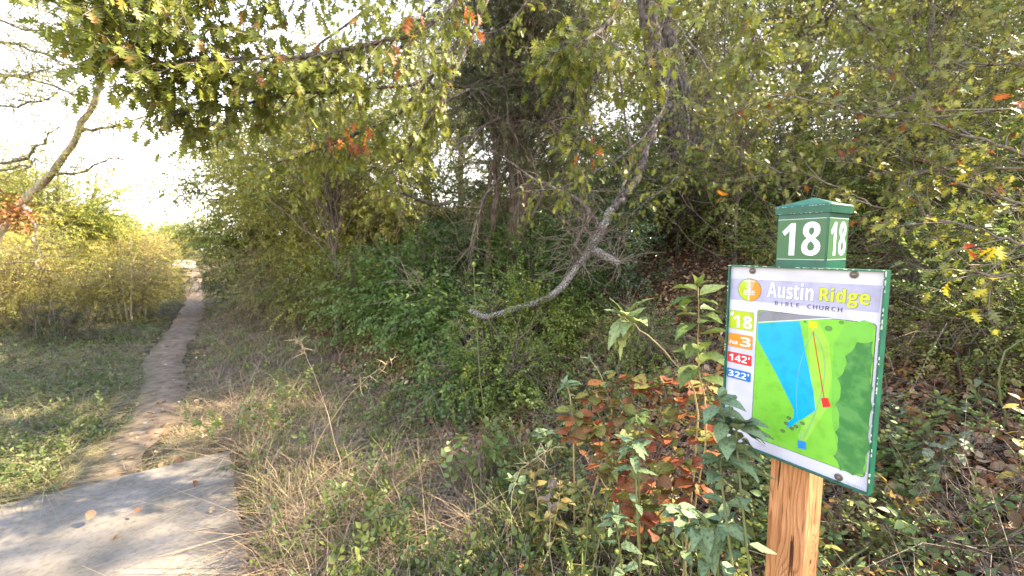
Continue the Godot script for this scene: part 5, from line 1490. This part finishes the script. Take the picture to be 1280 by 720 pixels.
func thicket() -> void:
	var mid := Color(0.125, 0.195, 0.04)
	var cool := Color(0.105, 0.18, 0.05)
	var bright := Color(0.24, 0.27, 0.05)
	var list := [
		# x, z, height, radius, spray, scale, a, b, clumps, per, label
		[-2.3, -6.6, 1.35, 0.85, "broad", 0.75, mid, OLIVE, 46, 34, "dull green thicket shrub nearest the dry grass, left of the dark cedar"],
		[-1.35, -5.7, 1.25, 0.75, "broad", 0.8, cool, mid, 46, 36, "dark green broad leaved shrub left of the cedar's foot"],
		[-0.7, -4.95, 0.85, 0.6, "broad", 0.75, cool, mid, 38, 34, "low dark green shrub below the broken tip of the lichened limb"],
		[-0.45, -6.0, 1.7, 0.75, "broad", 0.7, DEEP, mid, 44, 34, "tall dark green shrub against the cedar trunk"],
		[0.15, -4.3, 0.75, 0.5, "small", 0.95, bright, mid, 40, 30, "yellow green small leaved shrub under the lichened limb"],
		[0.45, -5.2, 1.2, 0.65, "small", 1.0, DEEP, mid, 40, 34, "dark small leaved shrub behind the crook of the lichened limb"],
		[1.25, -5.6, 1.35, 0.62, "small", 0.95, DEEP, cool, 44, 34, "glossy dark shrub with pale glints right of the lichened limb"],
		[-3.2, -7.6, 1.5, 0.9, "small", 1.1, OLIVE, YELLOW, 46, 30, "yellowish shrub at the left end of the thicket"],
		[0.0, -7.4, 2.2, 1.0, "small", 1.2, OLIVE, YELLOW, 50, 32, "yellowish shrub behind the cedar trunk"],
		[2.0, -7.6, 2.0, 1.0, "broad", 0.9, mid, YELLOW, 46, 30, "green and yellow shrub in front of the twin trunked oak"],
		[-0.05, -3.55, 0.5, 0.36, "small", 0.8, bright, mid, 26, 24, "low bright green shrub among the grass in front of the thicket"],
		[-0.55, -3.75, 0.45, 0.35, "broad", 0.6, cool, mid, 24, 22, "low leafy shrub at the edge of the dry grass"],
		[3.5, -5.6, 1.6, 0.9, "small", 1.1, mid, YELLOW, 46, 32, "speckled yellow green shrub on the bank above the tee sign"],
		[5.0, -5.0, 2.0, 1.1, "small", 1.1, OLIVE, YELLOW, 50, 34, "yellow green shrub on the bank at upper right"],
		[4.6, -3.2, 1.3, 0.8, "small", 1.0, mid, OLIVE, 44, 32, "small leaved green shrub on the bank by the boulder"],
		[3.4, -2.5, 0.8, 0.5, "broad", 0.6, mid, OLIVE, 30, 26, "low green shrub on the bank at the right edge"],
		[-4.4, -8.6, 1.1, 0.8, "airy", 0.8, OLIVE, Color(0.25, 0.23, 0.09), 40, 26, "feathery grey green shrub between the dry bush and the thicket"],
	]
	for q in list:
		tree("thicket_shrub", q[10], "shrub", "shrubs of the thicket", {"at": on(q[0], q[1]), "height": q[2], "crown": Vector3(0, q[2] * 0.55, 0), "radii": Vector3(q[3], q[2] * 0.5, q[3]), "clumps": q[8], "per": int(q[9] * 0.72), "clump_r": 0.24, "spray": q[4], "scale": q[5], "a": q[6], "b": q[7], "leaf": M.glossy if "glossy" in q[10] else M.leaf, "trunk": 0.012, "stems": 5, "shell": 0.6, "dead": 9, "dead_y": 0.05})
	# open small leaved bushes over the litter
	var bush: Node3D = null
	for b in [[2.7, -3.9, 1.1, "open bush behind the upper left corner of the sign"], [3.3, -3.1, 1.0, "open bush just right of the post cap"], [2.75, -2.35, 0.8, "open low bush right of the sign frame"], [3.6, -2.2, 0.9, "open bush at the right edge above the canes"], [4.2, -3.8, 1.3, "open bush beyond the boulder"], [2.2, -1.35, 0.6, "small open bush low at the right edge"], [1.05, -3.5, 0.6, "small open bush in the litter left of the sign"], [2.5, -6.7, 1.9, "open bush at the foot of the twin trunked oak"], [5.2, -6.2, 1.6, "larger open bush up the slope behind the sign cap"]]:
		if bush == null:
			bush = tree("open_bush", b[3], "bush", "open bushes on the littered bank", {"at": on(b[0], b[1]), "height": 0.75, "crown": Vector3(0, 0.45, 0), "radii": Vector3(0.55, 0.4, 0.55), "clumps": 34, "per": 13, "clump_r": 0.16, "spray": "small", "scale": 0.8, "a": mid, "b": Color(0.25, 0.26, 0.07), "trunk": 0.007, "stems": 6, "shell": 0.7, "dead": 8})
		else:
			copy(bush, on(b[0], b[1]), u(0, TAU), b[2], b[3], "open bushes on the littered bank")
	# airy saplings of oak that screen the bank
	for q in [[2.6, -4.9, 3.0, "slender oak sapling with yellow leaves right of the lichened limb"], [4.2, -4.4, 3.2, "slender oak sapling with turning leaves above the tee sign"], [5.6, -4.0, 3.4, "slender oak sapling with turning leaves at upper right"], [3.2, -6.6, 4.2, "tall oak sapling in front of the twin trunks"]]:
		tree("oak_sapling", q[3], "sapling", "oak saplings on the bank", {"at": on(q[0], q[1]), "height": q[2], "crown": Vector3(-0.1, q[2] * 0.62, 0.1), "radii": Vector3(1.1, q[2] * 0.42, 1.0), "clumps": 40, "per": 8, "clump_r": 0.3, "spray": "oak", "scale": 0.72, "a": Color(0.13, 0.17, 0.04), "b": Color(0.27, 0.26, 0.07), "trunk": 0.022, "limbs": 0, "dead": 26})
	var g := Geo.new()
	var lo := []; var hi := []; var md := []
	for k in 14:
		var an := -TAU * k / 14
		var r := 1.0 + u(-0.14, 0.14)
		lo.append(Vector3(cos(an) * 0.48 * r, -0.2, sin(an) * 0.32 * r))
		md.append(Vector3(cos(an) * 0.46 * r, 0.1 + u(-.02, .02), sin(an) * 0.3 * r))
		hi.append(Vector3(cos(an) * 0.34 * r, 0.17 + u(-.03, .03), sin(an) * 0.2 * r))
	g.prism(lo, md)
	g.prism(md, hi)
	var b := part("boulder", flatmesh(g), M.stone)
	b.position = on(3.818, -3.750, -0.07)
	tag(b, "low weathered boulder half buried in the bank right of the sign", "boulder")


func near_plants() -> void:
	var grey_green := greens(Color(0.13, 0.2, 0.09), Color(0.2, 0.28, 0.13), 6, 0.5, 0.7)
	var fresh := greens(Color(0.11, 0.18, 0.04), Color(0.19, 0.25, 0.06), 5, 0.7, 0.55)
	var pale := greens(Color(0.2, 0.28, 0.09), Color(0.28, 0.34, 0.13), 4, 0.6, 0.5)
	# beside the sign
	plant("leafy_stem", "grey green leafy plant overlapping the lower left corner of the tee sign", [[on(0.60, -0.78), Vector3(0.523, 0.908, -0.980), Vector3(0.533, 1.062, -1.000), Vector3(0.511, 1.185, -1.000)], [on(0.60, -0.78), Vector3(0.553, 0.996, -0.970), Vector3(0.563, 1.124, -1.000)]], OVATE, 0.075, 15, grey_green, {"droop": 0.25, "from": 0.15, "stem": M.stem_green})
	plant("leafy_stem", "grey green plant with spreading leaf rosettes at the foot of the post", [[on(0.5, -0.95), Vector3(0.555, 0.749, -1.050), Vector3(0.562, 0.828, -1.050)], [on(0.5, -0.95), Vector3(0.523, 0.749, -1.050), Vector3(0.493, 0.806, -1.050)], [on(0.5, -0.95), Vector3(0.480, 0.735, -1.100), Vector3(0.474, 0.816, -1.120)]], NETTLE, 0.075, 9, grey_green, {"droop": 0.3, "from": 0.2})
	plant("leafy_stem", "grey green plant between the red shrub and the post, upper leaf rosette", [[on(0.42, -1.15), Vector3(0.403, 0.808, -1.300), Vector3(0.387, 0.929, -1.300)], [on(0.42, -1.15), Vector3(0.343, 0.597, -1.250), Vector3(0.330, 0.711, -1.280)]], NETTLE, 0.065, 8, grey_green, {"droop": 0.3, "from": 0.25})
	plant("leafy_stem", "bright three leaved plant in front of the red shrub", [[on(0.5, -1.5), Vector3(0.445, 0.867, -1.400), Vector3(0.434, 0.982, -1.400)]], OVATE, 0.05, 6, fresh, {"from": 0.5, "whorl": 3})
	plant("leafy_stem", "pale sunlit big leaved plant on an arching stem left of the sign", [[on(0.66, -1.55), Vector3(0.687, 0.941, -1.500), Vector3(0.604, 1.139, -1.550), Vector3(0.496, 1.246, -1.600), Vector3(0.432, 1.293, -1.620)]], NETTLE, 0.16, 4, pale, {"from": 0.8, "droop": 0.2, "lift": 0.25, "stem": M.stem_tan, "whorl": 3})
	plant("leafy_stem", "tall plant with broad oval leaves just left of the sign's upper edge", [[on(0.62, -1.5), Vector3(0.692, 0.843, -1.450), Vector3(0.681, 1.152, -1.500), Vector3(0.668, 1.417, -1.500)]], OVATE, 0.135, 11, fresh, {"from": 0.55, "droop": 0.15, "stem": M.stem_tan, "lift": 0.3})
	plant("leafy_stem", "grey green plant with a leaf cluster above the red shrub", [[on(0.3, -1.9), Vector3(0.423, 0.768, -1.750), Vector3(0.401, 0.972, -1.780), Vector3(0.344, 1.073, -1.800)], [on(0.3, -1.9), Vector3(0.266, 0.819, -1.800), Vector3(0.236, 0.956, -1.850)]], NETTLE, 0.075, 5, grey_green, {"from": 0.6, "droop": 0.25, "stem": M.stem_tan})
	plant("leafy_stem", "thin plant with green leaves standing in the grass in front of the thicket", [[on(-0.2, -3.2), Vector3(-0.167, 0.086, -3.000), Vector3(-0.243, 0.605, -3.100), Vector3(-0.294, 1.419, -3.200)]], OVATE, 0.1, 9, fresh, {"from": 0.4, "thick": 0.006})
	plant("leafy_stem", "sprig with a single round pale leaf above the dry grass", [[on(-0.35, -2.6), Vector3(-0.325, 0.122, -2.500), Vector3(-0.392, 0.351, -2.500)]], ROUND, 0.075, 2, [leafmat(0.6, 0.5, lin(0.4, 0.45, 0.16))], {"from": 0.9, "lost": 0.6})
	plant("leafy_stem", "green plant with drooping leaves in the middle foreground", [[on(-0.15, -2.5), Vector3(-0.143, 0.329, -2.400), Vector3(-0.071, 0.429, -2.400)], [on(-0.15, -2.5), Vector3(-0.239, 0.280, -2.400), Vector3(-0.309, 0.453, -2.400)]], OVATE, 0.085, 6, fresh, {"from": 0.4})
	plant("leafy_stem", "olive leaved fading plant left of the red shrub", [[on(0.05, -1.9), Vector3(0.116, 0.370, -1.800), Vector3(0.090, 0.560, -1.800)], [on(0.05, -1.9), Vector3(0.182, 0.293, -1.800), Vector3(0.216, 0.522, -1.800)]], OVATE, 0.085, 6, greens(Color(0.15, 0.14, 0.04), Color(0.22, 0.17, 0.05), 4, 0.5, 0.6), {"from": 0.35, "stem": M.stem_tan})
	plant("leafy_stem", "yellow green plant at the foot of the red shrub", [[on(0.25, -1.5), Vector3(0.386, 0.569, -1.600), Vector3(0.399, 0.703, -1.600)], [on(0.25, -1.5), Vector3(0.297, 0.501, -1.550), Vector3(0.257, 0.603, -1.600)], [on(0.25, -1.5), Vector3(0.455, 0.503, -1.500), Vector3(0.482, 0.630, -1.500)]], OVATE, 0.06, 9, greens(Color(0.2, 0.22, 0.05), Color(0.28, 0.25, 0.06), 4, 0.6, 0.6), {"from": 0.3})
	plant("leafy_stem", "blue green plant beside the olive leaved one", [[on(-0.05, -2.0), Vector3(0.151, 0.584, -1.900), Vector3(0.143, 0.701, -1.900)], [on(-0.05, -2.0), Vector3(0.057, 0.385, -1.900), Vector3(0.000, 0.465, -1.900)]], NETTLE, 0.075, 5, grey_green, {"from": 0.5})
	# on the bank right of the post
	plant("leafy_stem", "grey green plant on the bank right of the post, drooping toward the litter", [[on(1.65, -1.75), Vector3(1.888, 0.560, -1.800), Vector3(1.857, 0.701, -1.800)], [on(1.65, -1.75), Vector3(1.971, 0.635, -1.800), Vector3(1.980, 0.727, -1.800)]], NETTLE, 0.085, 6, greens(Color(0.13, 0.17, 0.09), Color(0.2, 0.23, 0.13), 4, 0.4, 0.7), {"from": 0.35, "droop": 0.4})
	plant("leafy_stem", "leafy plant with oval leaves at the lower right of the bank", [[on(1.95, -1.75), Vector3(2.043, 0.253, -1.750), Vector3(2.053, 0.403, -1.750)], [on(1.95, -1.75), Vector3(2.142, 0.328, -1.750), Vector3(2.190, 0.440, -1.750)]], OVATE, 0.07, 6, greens(Color(0.15, 0.2, 0.08), Color(0.32, 0.3, 0.08), 5, 0.5, 0.6), {"from": 0.3, "droop": 0.3})
	plant("leafy_stem", "grey green plant high on the bank at right", [[on(2.4, -2.3), Vector3(2.492, 0.702, -2.200), Vector3(2.518, 0.879, -2.200)], [on(2.4, -2.3), Vector3(2.435, 0.612, -2.200), Vector3(2.360, 0.724, -2.200)]], NETTLE, 0.09, 6, greens(Color(0.13, 0.17, 0.09), Color(0.2, 0.23, 0.13), 4, 0.4, 0.7), {"from": 0.3, "droop": 0.4})
	plant("leafy_stem", "small grey green plant just right of the sign frame", [[on(1.55, -2.2), Vector3(2.017, 0.612, -2.100), Vector3(2.022, 0.804, -2.100)], [on(1.55, -2.2), Vector3(1.875, 0.491, -2.000), Vector3(1.873, 0.615, -2.000)]], NETTLE, 0.085, 5, greens(Color(0.12, 0.16, 0.08), Color(0.18, 0.21, 0.11), 4, 0.4, 0.7), {"from": 0.3, "droop": 0.4})
	plant("leafy_stem", "small plant in the litter below the bank plants", [[on(1.5, -1.45), Vector3(1.545, 0.368, -1.550), Vector3(1.568, 0.468, -1.550)]], LANCE, 0.08, 5, grey_green, {"from": 0.2, "droop": 0.3})
	plant("leafy_stem", "yellow spotted leafy twig at the right edge of the frame", [[on(2.1, -1.5), Vector3(2.033, 0.636, -1.600), Vector3(2.044, 0.835, -1.600), Vector3(1.998, 0.966, -1.600)]], OVATE, 0.07, 5, greens(Color(0.4, 0.32, 0.06), Color(0.2, 0.22, 0.07), 4, 0.6, 0.6), {"from": 0.25, "stem": M.stem_red})
	# arching green canes
	for q in [[[Vector3(1.183, 0.275, -1.500), Vector3(1.371, 0.368, -1.550), Vector3(1.584, 0.416, -1.650), Vector3(1.795, 0.532, -1.750)], "green arching cane rising from the litter beside the post"], [[Vector3(1.652, 0.330, -1.400), Vector3(1.804, 0.397, -1.450), Vector3(2.012, 0.422, -1.500)], "green cane at the lower right corner"], [[Vector3(2.431, 0.697, -2.000), Vector3(2.383, 0.900, -2.000), Vector3(2.398, 1.060, -2.000), Vector3(2.558, 1.158, -2.000)], "thin forked green cane at the right edge"]]:
		var g := Geo.new()
		var a: Vector3 = q[0][0]
		var foot := on(a.x, a.z - 0.05, -0.05)
		var pts := [Vector3.ZERO]
		for p in q[0]: pts.append(p - foot)
		g.tube(smooth(pts, 5, 0.004), 0.007, 0.003, 7)
		var c := part("cane", g.mesh(), M.stem_green)
		c.position = foot
		tag(c, q[1], "cane", "")
	red_shrub()
	# tall dry stalks and blades in the grass
	var k := 0
	for q in [[[Vector3(-1.093, 0.065, -2.600), Vector3(-1.180, 0.495, -2.600), Vector3(-1.292, 0.861, -2.600), Vector3(-1.353, 0.990, -2.600)], "tall dry grass stalk leaning left over the dry grass"], [[Vector3(-1.314, 0.233, -2.700), Vector3(-1.060, 0.618, -2.700), Vector3(-0.790, 0.834, -2.700)], "dry grass stalk leaning right over the dry grass"], [[Vector3(0.000, 0.138, -1.800), Vector3(0.018, 0.522, -1.800), Vector3(0.172, 0.672, -1.800)], "bent dry stalk in front of the red shrub"], [[Vector3(0.149, 0.318, -1.450), Vector3(0.135, 0.569, -1.450), Vector3(0.145, 0.722, -1.450)], "shrivelled grey stalk left of the red shrub"]]:
		var g := Geo.new()
		var a: Vector3 = q[0][0]
		var foot := on(a.x, a.z, -0.03)
		var pts := [Vector3.ZERO]
		for p in q[0]: pts.append(p - foot)
		var line := smooth(pts, 5, 0.006)
		g.tube(line, 0.003, 0.0012, 5)
		for j in 26 if k != 3 else 12:
			var p := line[line.size() - 1 - j % 5]
			var d := (ball() + Vector3.UP * 0.3).normalized()
			g.leaf(Transform3D(along(d, u(0, TAU)), p), STRAP if k != 3 else OVATE, 0.06 if k != 3 else 0.03, 0.4, 1.0, Color.WHITE)
		var c := part("dry_stalk", g.mesh(), plain(lin(0.4, 0.3, 0.16), 0.8) if k != 3 else plain(lin(0.2, 0.15, 0.1), 0.9))
		c.position = foot
		tag(c, q[1], "stalk", "")
		k += 1
	var blades := thing("blade_clump", "clump of green strap leaves at the foot of the red shrub", "grass clump", on(0.28, -1.42))
	var bm := leafmat(0.6, 0.5, lin(0.17, 0.22, 0.05))
	for j in 14:
		var g := Geo.new()
		var an := u(0, TAU)
		var o := Vector3(cos(an), 0, sin(an))
		g.leaf(Transform3D(along(o * 0.35 + Vector3.UP, u(-0.3, 0.3)), o * 0.02), STRAP, u(0.25, 0.42), 0.4, u(-0.1, 0.4), Color(0.85, 0.85, 0.85))
		part("blade", g.mesh(), bm, blades)


func red_shrub() -> void:
	var base := on(0.728, -2.100)
	base = on(0.55, -1.75)
	var t := thing("red_shrub", "low shrub with rounded red, rust and green leaves left of the sign post", "shrub", base)
	var red := greens(Color(0.31, 0.085, 0.035), Color(0.38, 0.16, 0.05), 5, 0.7, 0.6)
	var brown := greens(Color(0.23, 0.095, 0.045), Color(0.24, 0.15, 0.055), 4, 0.6, 0.65)
	var olive := greens(Color(0.2, 0.22, 0.05), Color(0.3, 0.26, 0.06), 4, 0.7, 0.6)
	var kinds := []
	for k in 4:
		var lg := Geo.new()
		lg.leaf(Transform3D(), ROUND if k < 3 else OVATE, 1.0, u(0.1, 0.4), u(0.05, 0.4), Color(0.82, 0.82, 0.82), 0.025)
		kinds.append(lg.mesh())
	for q in [Vector3(0.276, 0.858, -1.750), Vector3(0.250, 0.768, -1.750), Vector3(0.412, 0.981, -1.750), Vector3(0.353, 0.808, -1.700), Vector3(0.452, 0.912, -1.700), Vector3(0.513, 1.016, -1.750), Vector3(0.583, 0.998, -1.700), Vector3(0.648, 1.032, -1.700), Vector3(0.681, 0.947, -1.650), Vector3(0.748, 1.032, -1.700), Vector3(0.768, 1.030, -1.600), Vector3(0.507, 0.835, -1.600), Vector3(0.602, 0.835, -1.600), Vector3(0.459, 0.745, -1.650), Vector3(0.627, 0.787, -1.500), Vector3(0.525, 0.693, -1.500), Vector3(0.582, 0.661, -1.450), Vector3(0.468, 0.600, -1.450), Vector3(0.667, 0.722, -1.450), Vector3(0.416, 0.670, -1.600), Vector3(0.743, 0.880, -1.500), Vector3(0.353, 0.929, -1.800)]:
		var e: Vector3 = q - base
		var line := smooth([Vector3(u(-.06, .06), -0.05, u(-.06, .06)), Vector3(e.x * 0.35, e.y * 0.55, e.z * 0.35), e * 0.9, e], 3, 0.008)
		var g := Geo.new()
		g.tube(line, 0.004, 0.0016, 5)
		part("stem", g.mesh(), M.stem_red, t)
		var high := clampf(e.y / 0.75, 0.0, 1.0)
		for k in 10:
			var p := line[line.size() - 1 - (k % 7)] + ball() * 0.012
			for j in 3 if k < 3 else 1:
				var an := u(0, TAU)
				var d := (Vector3(cos(an), u(-0.25, 0.4), sin(an)) + Vector3(-0.25, 0, 0.35)).normalized()
				var x := R.randf()
				var m: Material = pick(red) if x < 0.08 + high * 0.35 else (pick(brown) if x < 0.3 + high * 0.3 else pick(olive))
				leafpart(t, pick(kinds), m, Transform3D(along(d, u(-0.5, 0.5)).scaled(Vector3.ONE * u(0.035, 0.08)), p + d * 0.015))
	t.remove_meta("leaves")
